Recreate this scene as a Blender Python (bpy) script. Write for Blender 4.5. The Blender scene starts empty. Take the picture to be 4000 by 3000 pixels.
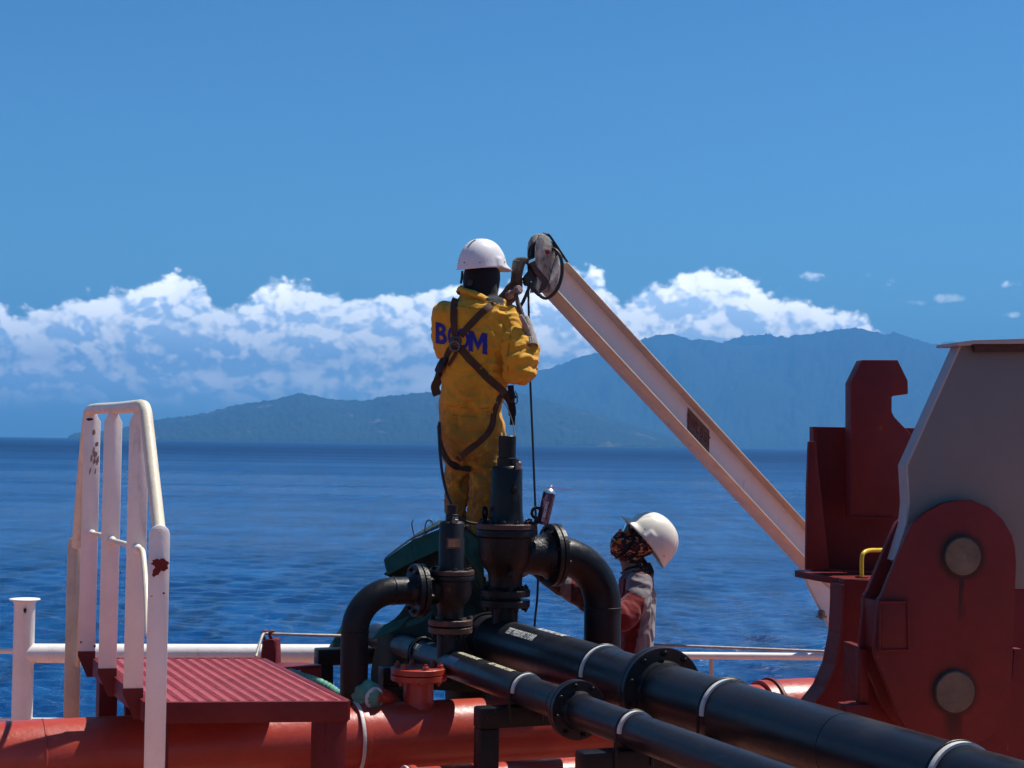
import bpy, bmesh, math, random
import numpy as np
from mathutils import Vector, Matrix, noise
from mathutils.bvhtree import BVHTree
random.seed(7); rng = np.random.default_rng(7)
sc = bpy.context.scene
PI = math.pi
# ---------------------------------------------------------------- camera
FPX, CXP, CYP = 6500.0, 2000.0, 1500.0
PITCH = math.atan((1722-1500)/FPX); ROLL = math.radians(0.87)
EYE = Vector((0, 0, 2.2))                      # the deck is z = 0, the sea lies 15 m below the eye
SEA = -12.8
f_ = Vector((0, math.cos(PITCH), math.sin(PITCH)))
r0 = Vector((1, 0, 0)); u0 = r0.cross(f_)
r_ = r0*math.cos(ROLL) + u0*math.sin(ROLL)
u_ = u0*math.cos(ROLL) - r0*math.sin(ROLL)
cam = bpy.data.cameras.new('camera'); camo = bpy.data.objects.new('camera', cam)
sc.collection.objects.link(camo); sc.camera = camo
M = Matrix((r_, u_, -f_)).transposed().to_4x4(); M.translation = EYE
camo.matrix_world = M
cam.sensor_width = 36; cam.lens = 36*FPX/4000; cam.clip_start = .1; cam.clip_end = 120000
# ---------------------------------------------------------------- light
SUN_EL, SUN_AZ = math.radians(62), math.radians(60)     # azimuth measured from the view direction to the right
sd = Vector((math.cos(SUN_EL)*math.sin(SUN_AZ), math.cos(SUN_EL)*math.cos(SUN_AZ), math.sin(SUN_EL)))
sl = bpy.data.lights.new('sun', 'SUN'); slo = bpy.data.objects.new('sun', sl); sc.collection.objects.link(slo)
sl.energy = 5.0; sl.angle = math.radians(.53); sl.color = (1, .95, .87)
slo.rotation_euler = (-sd).to_track_quat('-Z', 'Y').to_euler(); slo.location = (3, 3, 30)
sc.view_settings.view_transform = 'Standard'; sc.view_settings.look = 'None'
sc.view_settings.exposure = 0.55; sc.view_settings.gamma = 1; sc.view_settings.use_curve_mapping = False
sc.cycles.volume_bounces = 2; sc.cycles.max_bounces = 8; sc.cycles.transparent_max_bounces = 12
sc.cycles.sample_clamp_indirect = 4.0; sc.cycles.use_denoising = True; sc.cycles.adaptive_threshold = .015

# ---------------------------------------------------------------- node expression helper
class V:
    def __init__(s, nt, o): s.nt, s.o = nt, o
    def _b(s, op, a, b=None, c=None, clamp=False):
        n = s.nt.nodes.new('ShaderNodeMath'); n.operation = op; n.use_clamp = clamp
        for i, q in enumerate((a, b, c)):
            if q is None: continue
            if isinstance(q, V): s.nt.links.new(q.o, n.inputs[i])
            else: n.inputs[i].default_value = q
        return V(s.nt, n.outputs[0])
    def __add__(s, b): return s._b('ADD', s, b)
    __radd__ = __add__
    def __sub__(s, b): return s._b('SUBTRACT', s, b)
    def __rsub__(s, b): return s._b('SUBTRACT', b, s)
    def __mul__(s, b): return s._b('MULTIPLY', s, b)
    __rmul__ = __mul__
    def __truediv__(s, b): return s._b('DIVIDE', s, b)
    def pow(s, b): return s._b('POWER', s, b)
    def abs(s): return s._b('ABSOLUTE', s)
    def max(s, b): return s._b('MAXIMUM', s, b)
    def min(s, b): return s._b('MINIMUM', s, b)
    def clamp(s): return s._b('ADD', s, 0.0, clamp=True)
    def gt(s, b): return s._b('GREATER_THAN', s, b)
    def f(s, op, b=None): return s._b(op, s, b)
    def ss(s, a, b, lo=0.0, hi=1.0):                   # smooth step from a to b
        n = s.nt.nodes.new('ShaderNodeMapRange'); n.interpolation_type = 'SMOOTHSTEP'
        s.nt.links.new(s.o, n.inputs[0])
        for i, q in ((1, a), (2, b), (3, lo), (4, hi)):
            if isinstance(q, V): s.nt.links.new(q.o, n.inputs[i])
            else: n.inputs[i].default_value = q
        return V(s.nt, n.outputs[0])
class G:
    """thin wrapper round a node tree"""
    def __init__(s, nt): s.nt = nt; nt.nodes.clear()
    def n(s, t, **kw):
        n = s.nt.nodes.new(t)
        for k, v in kw.items(): setattr(n, k, v)
        return n
    def link(s, a, b):
        s.nt.links.new(a.o if isinstance(a, V) else a, b)
    def set(s, inp, v):
        if isinstance(v, V): s.nt.links.new(v.o, inp)
        elif hasattr(v, 'is_output'): s.nt.links.new(v, inp)
        elif isinstance(v, (tuple, list)):
            inp.default_value = tuple(v) + (1,) if len(v) == 3 and len(inp.default_value) == 4 else v
        else: inp.default_value = v
    def val(s, x):
        n = s.n('ShaderNodeValue'); n.outputs[0].default_value = x; return V(s.nt, n.outputs[0])
    def xyz(s, x, y, z):
        n = s.n('ShaderNodeCombineXYZ')
        for i, q in enumerate((x, y, z)): s.set(n.inputs[i], q)
        return V(s.nt, n.outputs[0])
    def sep(s, v):
        n = s.n('ShaderNodeSeparateXYZ'); s.link(v, n.inputs[0]); return [V(s.nt, o) for o in n.outputs]
    def noise(s, vec, scale, detail=4, rough=.5, dist=0, lac=2.0, color=False):
        n = s.n('ShaderNodeTexNoise'); s.link(vec, n.inputs['Vector'])
        for k, q in (('Scale', scale), ('Detail', detail), ('Roughness', rough), ('Distortion', dist), ('Lacunarity', lac)): s.set(n.inputs[k], q)
        return V(s.nt, n.outputs['Color' if color else 0])
    def voro(s, vec, scale, feature='F1', smooth=.5, detail=0, rough=.5, out='Distance'):
        n = s.n('ShaderNodeTexVoronoi', feature=feature); s.link(vec, n.inputs['Vector'])
        s.set(n.inputs['Scale'], scale); s.set(n.inputs['Detail'], detail); s.set(n.inputs['Roughness'], rough)
        if feature == 'SMOOTH_F1': s.set(n.inputs['Smoothness'], smooth)
        return V(s.nt, n.outputs[out])
    def mix(s, fac, a, b, mode='MIX'):
        n = s.n('ShaderNodeMix', data_type='RGBA', blend_type=mode); n.clamp_factor = True
        s.set(n.inputs[0], fac); s.set(n.inputs[6], a); s.set(n.inputs[7], b); return V(s.nt, n.outputs[2])
    def vadd(s, a, b):
        n = s.n('ShaderNodeVectorMath', operation='ADD'); s.set(n.inputs[0], a); s.set(n.inputs[1], b); return V(s.nt, n.outputs[0])
    def vscale(s, a, k):
        n = s.n('ShaderNodeVectorMath', operation='SCALE'); s.set(n.inputs[0], a); s.set(n.inputs['Scale'], k); return V(s.nt, n.outputs[0])
    def vmul(s, a, k):
        n = s.n('ShaderNodeVectorMath', operation='MULTIPLY'); s.set(n.inputs[0], a); s.set(n.inputs[1], k); return V(s.nt, n.outputs[0])
    def curve(s, x, pts):
        n = s.n('ShaderNodeFloatCurve'); c = n.mapping.curves[0]
        while len(c.points) < len(pts): c.points.new(.5, .5)
        for p, (a, b) in zip(c.points, pts): p.location = (a, b); p.handle_type = 'AUTO_CLAMPED'
        n.mapping.update(); s.set(n.inputs['Value'], x); return V(s.nt, n.outputs[0])

# ---------------------------------------------------------------- sky with cumulus banks
wd = bpy.data.worlds.new('World'); sc.world = wd; wd.use_nodes = True
g = G(wd.node_tree)
tc = g.n('ShaderNodeTexCoord'); dirv = V(g.nt, tc.outputs['Generated'])
x, y, z = g.sep(dirv)
sky = g.n('ShaderNodeTexSky', sky_type='NISHITA'); sky.sun_disc = False
sky.sun_elevation = SUN_EL; sky.sun_rotation = SUN_AZ
sky.air_density = 1.0; sky.dust_density = 0.3; sky.ozone_density = 4.0; sky.altitude = 0
az = x.f('ARCTAN2', y); el = z.f('ARCSINE')
U = az*1.0; E = el
# tops of the cloud bank: angles in radians from the photo's horizon line
prof = [(0,1190),(120,1165),(250,1140),(420,1092),(540,1085),(640,1035),(705,1012),(780,1045),(870,1125),(940,1120),(1060,1100),(1180,1078),(1320,1090),(1420,1120),
        (1540,1100),(1640,1085),(1800,1080),(1950,1070),(2100,1060),(2240,1035),(2330,1035),(2430,1085),(2500,1055),(2600,1075),(2700,1010),(2830,1000),(2910,1055),
        (3010,1110),(3080,1105),(3160,1130),(3240,1165),(3350,1215),(3480,1262),(3700,1420),(4000,1600)]
pts = []
for px, py in prof:
    a = math.atan((px-2000)/FPX); hz = 1722 + (px-2000)*.0149
    pts.append(((a+.45)/.9, ((hz-py)/FPX*math.cos(a))/.15))
pts = [(0.0, .45), (.08, .62)] + pts + [(.86, .30), (.93, .5), (1.0, .40)]
top = g.curve((U+.45)/.9, pts)*.153
P = g.xyz(U, E*1.25, 0.0)
w1 = g.noise(P, 22, 3, .5, color=True)
Pw = g.vadd(P, g.vscale(g.vadd(w1, (-.5, -.5, -.5)), .018))
def field(Pq):
    b1 = g.voro(Pq, 30, 'SMOOTH_F1', .35, 3, .6)         # rounded billows at several sizes
    return 1.0 - b1*1.1
F0 = field(Pw)
F1 = field(g.vadd(Pw, (.0030, .0060, 0)))
fine = g.noise(Pw, 65, 8, .68)
edge = g.noise(Pw, 34, 8, .6)-.5
h = top + .003 + edge*.018 + (fine-.5)*.012 + (F0-.45)*.014 - E                   # > 0 inside the bank
mask = h.ss(-.0014, .0050)
rim = h.ss(.030, .003)
big = g.noise(Pw, 13, 5, .55)
lowfade = E.ss(.004, .036)
body = (big*1.1 + (F0-.45)*.9 + (fine-.5)*.5 + rim*.30)
cov = mask*(body.ss(.05, .40)*.12+.86)*lowfade
lit = ((F0-F1)*3.2 + (fine-.5)*.7 + rim*.50 + (big-.5)*2.4 + .37).clamp()
ccol = g.mix(lit, (.35, .45, .60), (.92, .90, .86))
ccol = g.mix(lowfade, (.20, .31, .50), ccol)
# small separate clouds
def puff(px, py, wx, wy, s):
    a = math.atan((px-2000)/FPX); hz = 1722 + (px-2000)*.0149
    ca, ce = a, (hz-py)/FPX*math.cos(a)
    dx = (U-ca)/(wx/FPX); dy = (E-ce)/(wy/FPX)
    d = (dx*dx+dy*dy)
    return (1.0 - d + edge*4.5+(F0-.45)*1.2).ss(-.15, .75)*s
pf = None
for a in ((3530,1100,105,46,1.0),(3560,1085,40,32,.9),(3985,1110,75,48,.85),(3180,1088,90,32,.4),(3700,1165,120,24,.28),(3560,1180,90,18,.2),(3945,1228,60,18,.35),(2900,1190,60,30,.3),(3390,1075,30,18,.25)):
    q = puff(*a); pf = q if pf is None else pf.max(q)
allc = cov.max(pf)
skyc = V(g.nt, sky.outputs[0])
# deepen the clear sky a little, as the phone's picture does
gm = g.n('ShaderNodeGamma'); g.link(skyc, gm.inputs[0]); gm.inputs[1].default_value = 1.35
skyc = g.mix(1.0, V(g.nt, gm.outputs[0]), (.32, .525, .575), 'MULTIPLY')
bg = g.n('ShaderNodeBackground'); bg.inputs['Strength'].default_value = .066
g.link(skyc, bg.inputs['Color'])
bg2 = g.n('ShaderNodeBackground'); g.link(ccol, bg2.inputs['Color']); bg2.inputs['Strength'].default_value = 2.6
mx = g.n('ShaderNodeMixShader'); g.link(allc, mx.inputs[0]); g.link(bg.outputs[0], mx.inputs[1]); g.link(bg2.outputs[0], mx.inputs[2])
band = z.gt(.004)*(1.0-z.gt(.135))                        # the cloud maths only runs where clouds can be
mg = g.n('ShaderNodeMixShader'); g.link(band, mg.inputs[0]); g.link(bg.outputs[0], mg.inputs[1]); g.link(mx.outputs[0], mg.inputs[2])
wo = g.n('ShaderNodeOutputWorld'); g.link(mg.outputs[0], wo.inputs['Surface'])
wd.cycles.sampling_method = 'MANUAL'; wd.cycles.sample_map_resolution = 512
# ---------------------------------------------------------------- pixel rays to real places
def ray(x, y): return f_ + r_*((x-CXP)/FPX) - u_*((y-CYP)/FPX)
def at(x, y, Y): d = ray(x, y); return EYE + d*(Y/d.y)
def atz(x, y, z): d = ray(x, y); return EYE + d*((z-EYE.z)/d.z)
def onp(x, y, O, n): d = ray(x, y); return EYE + d*((O-EYE).dot(n)/d.dot(n))
def pix(p):
    d = Vector(p)-EYE; k = FPX/d.dot(f_); return (CXP+d.dot(r_)*k, CYP-d.dot(u_)*k)
COL = sc.collection
def tag(o, label=None, cat=None, group=None, kind=None):
    if label: o['label'] = label
    if cat: o['category'] = cat
    if group: o['group'] = group
    if kind: o['kind'] = kind
    return o
def empty(name, loc, label, cat, group=None):
    o = bpy.data.objects.new(name, None); COL.objects.link(o); o.location = loc; o.empty_display_size = .1
    return tag(o, label, cat, group)
def link(name, me, parent=None):
    o = bpy.data.objects.new(name, me); COL.objects.link(o)
    if parent is not None: o.parent = parent; o.matrix_parent_inverse = Matrix.Translation(world_loc(parent)).inverted()
    return o
def world_loc(p):
    v = Vector((0, 0, 0)) + p.location
    if p.parent is not None and p.type == 'EMPTY': v = v
    return v
class MB:
    """collects vertices and faces, with a material index per face"""
    def __init__(s): s.v, s.f, s.m, s.sm = [], [], [], []
    def add(s, vs, fs, m=0, smooth=False):
        b = len(s.v); s.v += [tuple(v) for v in vs]
        for f in fs: s.f.append([i+b for i in f]); s.m.append(m); s.sm.append(smooth)
        return s
    def box(s, a, b, m=0):
        x0,y0,z0 = a; x1,y1,z1 = b
        vs = [(x0,y0,z0),(x1,y0,z0),(x1,y1,z0),(x0,y1,z0),(x0,y0,z1),(x1,y0,z1),(x1,y1,z1),(x0,y1,z1)]
        return s.add(vs, [(0,3,2,1),(4,5,6,7),(0,1,5,4),(1,2,6,5),(2,3,7,6),(3,0,4,7)], m)
    def obox(s, c, ax, ay, az, m=0):        # centre and three half axes
        c, ax, ay, az = map(Vector, (c, ax, ay, az))
        vs = [c+ax*i+ay*j+az*k for k in (-1,1) for j in (-1,1) for i in (-1,1)]
        fs = [(0,2,3,1),(4,5,7,6),(0,1,5,4),(1,3,7,5),(3,2,6,7),(2,0,4,6)]
        if ax.cross(ay).dot(az) < 0: fs = [t[::-1] for t in fs]
        return s.add(vs, fs, m)
    def prism(s, poly, d, m=0, smooth=False):             # poly: 3-D outline, d: extrusion vector
        poly = [Vector(p) for p in poly]; d = Vector(d); n = len(poly)
        nrm = Vector((0,0,0))
        for i in range(n): nrm += poly[i].cross(poly[(i+1) % n])
        if nrm.dot(d) > 0: poly = poly[::-1]
        vs = poly + [p+d for p in poly]
        s.add(vs, [list(range(n)), list(range(2*n-1, n-1, -1))], m)
        b = len(s.v)-2*n
        for i in range(n):
            j = (i+1) % n; s.f.append([b+j, b+i, b+n+i, b+n+j]); s.m.append(m); s.sm.append(smooth)
        return s
    def tube(s, path, r, seg=16, m=0, caps=True, closed=False, flat=None):
        path = [Vector(p) for p in path]; n = len(path)
        if not hasattr(r, '__len__'): r = [r]*n
        vs = []; ref = None
        for i, p in enumerate(path):
            if closed: t = path[(i+1) % n]-path[i-1]
            else: t = path[min(i+1, n-1)]-path[max(i-1, 0)]
            t.normalize()
            if ref is None: ref = t.orthogonal().normalized()
            ref = (ref - t*ref.dot(t)).normalized(); bn = t.cross(ref)
            for k in range(seg):
                a = 2*PI*k/seg; vs.append(p + (ref*math.cos(a)+bn*math.sin(a))*r[i])
        fs = []
        for i in range(n if closed else n-1):
            for k in range(seg):
                i2 = (i+1) % n; fs.append((i*seg+k, i*seg+(k+1)%seg, i2*seg+(k+1)%seg, i2*seg+k))
        s.add(vs, fs, m, True)
        if caps and not closed:
            b = len(s.v)-n*seg
            s.f.append([b+k for k in range(seg)][::-1]); s.m.append(m); s.sm.append(False)
            s.f.append([b+(n-1)*seg+k for k in range(seg)]); s.m.append(m); s.sm.append(False)
        return s
    def lathe(s, O, axis, prof, seg=32, m=0, smooth=False):     # prof: (along, radius) along axis
        O, axis = Vector(O), Vector(axis).normalized(); a = axis.orthogonal().normalized(); b = axis.cross(a)
        vs = []
        for (h, r) in prof:
            for k in range(seg):
                t = 2*PI*k/seg; vs.append(O+axis*h+(a*math.cos(t)+b*math.sin(t))*max(r, 1e-4))
        fs = []
        for i in range(len(prof)-1):
            for k in range(seg): fs.append((i*seg+k, i*seg+(k+1)%seg, (i+1)*seg+(k+1)%seg, (i+1)*seg+k))
        s.add(vs, fs, m, smooth); bb = len(s.v)-len(prof)*seg
        s.f.append([bb+k for k in range(seg)][::-1]); s.m.append(m); s.sm.append(False)
        s.f.append([bb+(len(prof)-1)*seg+k for k in range(seg)]); s.m.append(m); s.sm.append(False)
        return s
    def mesh(s, name, mats):
        me = bpy.data.meshes.new(name); me.from_pydata(s.v, [], s.f)
        if not isinstance(mats, (list, tuple)): mats = [mats]
        for q in mats: me.materials.append(q)
        me.polygons.foreach_set('material_index', s.m); me.polygons.foreach_set('use_smooth', s.sm)
        me.update(); return me
    def build(s, name, mats, parent=None, bevel=0, seg=2, label=None, autosmooth=True):
        me = s.mesh(name, mats)
        if bevel:
            bm = bmesh.new(); bm.from_mesh(me)
            bmesh.ops.remove_doubles(bm, verts=bm.verts, dist=1e-5)
            ed = [e for e in bm.edges if len(e.link_faces) == 2 and e.calc_face_angle(0) > .5]
            bmesh.ops.bevel(bm, geom=ed, offset=bevel, segments=seg, profile=.6, affect='EDGES', clamp_overlap=True)
            bm.to_mesh(me); bm.free()
            for p in me.polygons: p.use_smooth = True
            me.set_sharp_from_angle(angle=math.radians(50))
        elif any(s.sm) and autosmooth: me.set_sharp_from_angle(angle=math.radians(40))
        o = link(name, me, parent)
        if label: o['label'] = label
        return o
def arc(c, r, ax, ay, a0, a1, n):
    c, ax, ay = Vector(c), Vector(ax), Vector(ay)
    return [c+ax*(r*math.cos(a0+(a1-a0)*i/n))+ay*(r*math.sin(a0+(a1-a0)*i/n)) for i in range(n+1)]
def smooth_path(pts, n=8):                               # Catmull-Rom through the points
    pts = [Vector(p) for p in pts]; out = []
    for i in range(len(pts)-1):
        p0, p1, p2, p3 = pts[max(i-1,0)], pts[i], pts[i+1], pts[min(i+2, len(pts)-1)]
        for k in range(n):
            t = k/n
            out.append(.5*((2*p1)+(p2-p0)*t+(2*p0-5*p1+4*p2-p3)*t*t+(3*p1-p0-3*p2+p3)*t**3))
    return out+[pts[-1]]

# ---------------------------------------------------------------- materials
def mat(name, col, rough=.5, metal=0.0, var=.12, vscale=6, bump=.15, bscale=120, spots=None, rust=None, streak=0, coat=0, col2=None, spec=.5, fn=None):
    m = bpy.data.materials.new(name); m.use_nodes = True; g = G(m.node_tree)
    tc = g.n('ShaderNodeTexCoord'); P = V(g.nt, tc.outputs['Object'])
    bs = g.n('ShaderNodeBsdfPrincipled'); out = g.n('ShaderNodeOutputMaterial'); g.link(bs.outputs[0], out.inputs[0])
    n1 = g.noise(P, vscale, 6, .6); n2 = g.noise(P, vscale*7, 5, .6)
    dark = tuple(c*(1-var*2) for c in col) if col2 is None else col2
    c = g.mix(((n1-.5)*2.2+(n2-.5)*.8+.45).clamp(), dark, tuple(min(1, k*(1+var*.6)) for k in col))
    if streak:
        Ps = g.vmul(P, (1, 1, .08)); st = g.noise(Ps, 26, 5, .65).ss(.56, .75)*streak
        c = g.mix(st, c, (.10, .055, .035))
    if rust:
        amt, rc = rust; rn = g.noise(P, 9, 8, .7); r = rn.ss(.66-amt, .74-amt)
        c = g.mix(r*g.noise(P, 70, 4, .6).ss(.3, .6), c, rc)
    if spots:
        amt, scol, ssc = spots; sn = g.noise(P, ssc, 4, .7).ss(.74-amt, .76-amt); c = g.mix(sn, c, scol)
    rr = (n2-.5)*.3+rough
    if fn: c, rr = fn(g, P, c, rr)
    g.set(bs.inputs['Base Color'], c); g.set(bs.inputs['Roughness'], rr); g.set(bs.inputs['Metallic'], metal)
    g.set(bs.inputs['Specular IOR Level'], spec)
    if coat: g.set(bs.inputs['Coat Weight'], coat); g.set(bs.inputs['Coat Roughness'], .12)
    if bump:
        b = g.n('ShaderNodeBump'); b.inputs['Strength'].default_value = bump; b.inputs['Distance'].default_value = .004
        g.link(g.noise(P, bscale, 4, .55)+n2*1.2, b.inputs['Height']); g.link(b.outputs[0], bs.inputs['Normal'])
    return m

# ---------------------------------------------------------------- sea
def build_sea():
    f1 = 1664.0; H = EYE.z-SEA
    ys = np.concatenate([np.linspace(.55, 345, 700), np.geomspace(349, 3000, 34)[1:]])
    rad = H*f1/ys[::-1]
    rad = np.concatenate([rad, [60000.0]])
    dense = np.linspace(-math.radians(19.5), math.radians(19.5), 760)
    rest = np.linspace(math.radians(19.5), 2*PI-math.radians(19.5), 100)[1:-1]
    th = np.concatenate([dense, rest]); nt, nr = len(th), len(rad)
    R, T = np.meshgrid(rad, th, indexing='ij')
    X = R*np.sin(T); Y = R*np.cos(T); Z = np.zeros_like(X)
    cell = np.gradient(rad)[:, None]*np.ones_like(R); cell = np.maximum(cell, R*math.radians(39)/760)
    patch = 1.0
    for k in range(90):
        lam = float(np.exp(rng.uniform(math.log(.5), math.log(6.0))))
        a = rng.normal(0, .80) + .12                      # crests lie roughly across the view
        kx, ky = math.sin(a)*2*PI/lam, math.cos(a)*2*PI/lam
        amp = .0095*lam**.78*rng.uniform(.5, 1.3)
        fade = np.clip((lam/np.maximum(cell, 1e-6)-3)/4, 0, 1)
        ph = rng.uniform(0, 2*PI)
        # slow groups of higher and lower waves
        gx, gy = rng.normal(0, 1, 2)*.035/lam**.5
        env = .65+.35*np.sin(gx*X+gy*Y+ph*3)
        s = np.sin(kx*X+ky*Y+ph); Z += amp*fade*env*(s+.22*np.cos(2*(kx*X+ky*Y+ph)))
    Z += SEA - R**2/(2*6.37e6)
    Z[-1, :] = SEA-400
    vs = np.stack([X, Y, Z], -1).reshape(-1, 3)
    i = np.arange(nr-1)[:, None]; j = np.arange(nt)[None, :]; j2 = (j+1) % nt
    fa = np.stack([i*nt+j, i*nt+j2, (i+1)*nt+j2, (i+1)*nt+j], -1).reshape(-1, 4)[:, ::-1]
    me = bpy.data.meshes.new('sea'); me.vertices.add(len(vs)); me.vertices.foreach_set('co', vs.ravel())
    me.loops.add(len(fa)*4); me.loops.foreach_set('vertex_index', fa.ravel())
    me.polygons.add(len(fa)); me.polygons.foreach_set('loop_start', np.arange(len(fa))*4); me.polygons.foreach_set('loop_total', np.full(len(fa), 4))
    me.update(calc_edges=True); me.polygons.foreach_set('use_smooth', np.ones(len(fa), bool)); me.update()
    m = bpy.data.materials.new('sea_water'); m.use_nodes = True; g = G(m.node_tree)
    ge = g.n('ShaderNodeNewGeometry'); P = V(g.nt, ge.outputs['Position'])
    bs = g.n('ShaderNodeBsdfPrincipled'); out = g.n('ShaderNodeOutputMaterial'); g.link(bs.outputs[0], out.inputs[0])
    Ps = g.vmul(P, (1, 1, 0))
    slick = g.noise(g.vmul(P, (.0022, .009, 0)), 1, 5, .6)      # slicks and gusts: long patches of smoother and rougher water
    gust = g.noise(g.vmul(P, (.02, .05, 0)), 1, 5, .6)
    lines = g.noise(g.vmul(P, (.0006, .004, 0)), 1, 6, .62).ss(.58, .64)
    r1 = g.noise(g.vmul(P, (.55, 1.0, 0)), 1.6, 5, .62); r2 = g.noise(g.vmul(P, (.8, 1.2, 0)), 7, 3, .6)
    c = g.mix(gust.ss(.35, .65), (.0014, .030, .118), (.0035, .063, .205))
    chop = g.noise(g.vmul(P, (.24, .040, 0)), 1, 4, .6); chop2 = g.noise(g.vmul(P, (.07, .0075, 0)), 1, 5, .62)
    c = g.mix(chop.ss(.52, .36)*.65, c, (.0008, .016, .060)); c = g.mix(chop2.ss(.50, .35)*.5, c, (.0008, .018, .066)); c = g.mix(chop.ss(.55, .70)*.35, c, (.012, .12, .30))  # light and dark of wave groups painted into the water colour
    c = g.mix(lines*.35, c, (.03, .10, .21))
    xx, yy, _z = g.sep(P); far_ = (xx*xx+yy*yy).pow(.5).ss(120, 2200, 0, 1)  # far water is darkened in its colour to offset the haze light
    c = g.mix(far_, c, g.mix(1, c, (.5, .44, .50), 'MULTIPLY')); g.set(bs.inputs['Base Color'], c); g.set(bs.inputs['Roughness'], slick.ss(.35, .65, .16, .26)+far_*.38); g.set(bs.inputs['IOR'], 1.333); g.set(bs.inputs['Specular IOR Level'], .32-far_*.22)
    b = g.n('ShaderNodeBump'); b.inputs['Strength'].default_value = 1.0; b.inputs["Distance"].default_value = .30
    g.link((r1*1.0+r2*.16+g.noise(g.vmul(P, (.16, .34, 0)), 1, 4, .6)*1.3)*gust.ss(.3, .7, .6, 1.25), b.inputs['Height']); g.link(b.outputs[0], bs.inputs['Normal'])
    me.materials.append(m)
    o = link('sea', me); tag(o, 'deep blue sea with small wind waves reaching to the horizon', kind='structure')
build_sea()

# ---------------------------------------------------------------- mountains
def hill(name, prof, D0, D1, label, seed, green):
    nx, ny = 520, 70
    px = np.linspace(prof[0][0], prof[-1][0], nx); py = np.interp(px, [p[0] for p in prof], [p[1] for p in prof])
    hz = 1722+(px-2000)*.0149
    az = np.arctan((px-CXP)/FPX); el = (hz-py)/FPX*np.cos(az)
    vs = []; rows = []
    for j in range(ny+12):
        t = j/(ny-1)
        for i in range(nx):
            wob = noise.fractal(Vector((i*.03, seed, j*.03)), 1.0, 2.0, 4)
            if t <= 1:
                d = D0+(D1-D0)*t
                H = el[i]*D1
                s = math.sin(t*PI/2)**.85
                rg = noise.ridged_multi_fractal(Vector((px[i]*.0042+seed, t*1.6, seed*.37)), .9, 2.1, 6, 1.0, 2.0)*.5
                zz = H*s*(1-(1-t)*.55*min(1, max(0, rg*1.15))*(1 if t < 1 else 0))
                zz += noise.fractal(Vector((px[i]*.045, t*12, seed)), .8, 2.0, 5)*(7+H*.012)
                zz = min(zz, el[i]*d*(.985+.015*t)+(6*noise.noise(Vector((px[i]*.12, t*3, seed))) if t > .97 else 0)) if t < 1 else zz
            else:
                d = D1*(1+(t-1)*1.2); zz = el[i]*D1*(1-(t-1)*4)
            if t == 0: zz = -25
            a = az[i]; vs.append((d*math.sin(a), d*math.cos(a), SEA+zz+(2 if t > 0 else 0)))
    fs = []
    for j in range(ny+11):
        for i in range(nx-1): fs.append((j*nx+i, j*nx+i+1, (j+1)*nx+i+1, (j+1)*nx+i))
    me = bpy.data.meshes.new(name); me.from_pydata(vs, [], fs); me.update()
    for p in me.polygons: p.use_smooth = True
    m = bpy.data.materials.new(name+'_forest'); m.use_nodes = True; g = G(m.node_tree)
    ge = g.n('ShaderNodeNewGeometry'); P = V(g.nt, ge.outputs['Position'])
    bs = g.n('ShaderNodeBsdfPrincipled'); out = g.n('ShaderNodeOutputMaterial'); g.link(bs.outputs[0], out.inputs[0])
    a = g.noise(P, .0016, 7, .62); b_ = g.noise(P, .012, 5, .65); clr = g.noise(P, .004, 5, .6).ss(.60, .68)
    c = g.mix((a*.6+b_*.5).ss(.4, .7), tuple(k*.55 for k in green), green)
    _, _, zz = g.sep(P)
    c = g.mix(clr*zz.ss(320, 60)*.5, c, (.20, .17, .10))
    g.set(bs.inputs['Base Color'], c); g.set(bs.inputs['Roughness'], .9); g.set(bs.inputs['Specular IOR Level'], .1)
    bu = g.n('ShaderNodeBump'); bu.inputs['Distance'].default_value = 30; g.link(b_, bu.inputs['Height']); g.link(bu.outputs[0], bs.inputs['Normal'])
    me.materials.append(m); o = link(name, me); tag(o, label, kind='structure')
hill('headland', [(271,1697),(298,1681),(398,1676),(450,1668),(506,1655),(633,1628),(723,1617),(814,1603),(904,1578),(958,1567),(1085,1551),(1121,1538),(1175,1525),(1212,1533),
     (1266,1547),(1338,1553),(1429,1556),(1483,1542),(1573,1533),(1691,1521),(1850,1500),(2050,1530),(2300,1600),(2600,1690),(2700,1722)], 7000, 9000,
     'low wooded headland running down to the sea on the left', 3.1, (.016, .030, .022))
hill('mountain', [(1500,1690),(1650,1560),(1800,1500),(1950,1470),(2086,1445),(2181,1424),(2262,1388),(2316,1379),(2400,1350),(2502,1322),(2561,1304),(2615,1298),(2660,1305),(2696,1320),
     (2769,1321),(2841,1336),(2904,1343),(2958,1343),(3031,1338),(3065,1320),(3103,1300),(3175,1296),(3248,1284),(3338,1274),(3392,1284),(3456,1300),(3492,1291),(3555,1311),(3627,1334),
     (3655,1338),(3718,1332),(3850,1345),(4000,1370),(4300,1420),(4700,1560),(5000,1770)], 10500, 14500,
     'long blue hazy mountain range behind the davit', 8.4, (.022, .036, .024))
hill('far_peak', [(2700,1400),(2800,1345),(2860,1318),(2930,1303),(3010,1301),(3070,1312),(3120,1330),(3200,1400)], 14800, 15400,
     'small distant peak seen in the saddle of the mountain range', 5.2, (.022, .036, .024))

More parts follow.
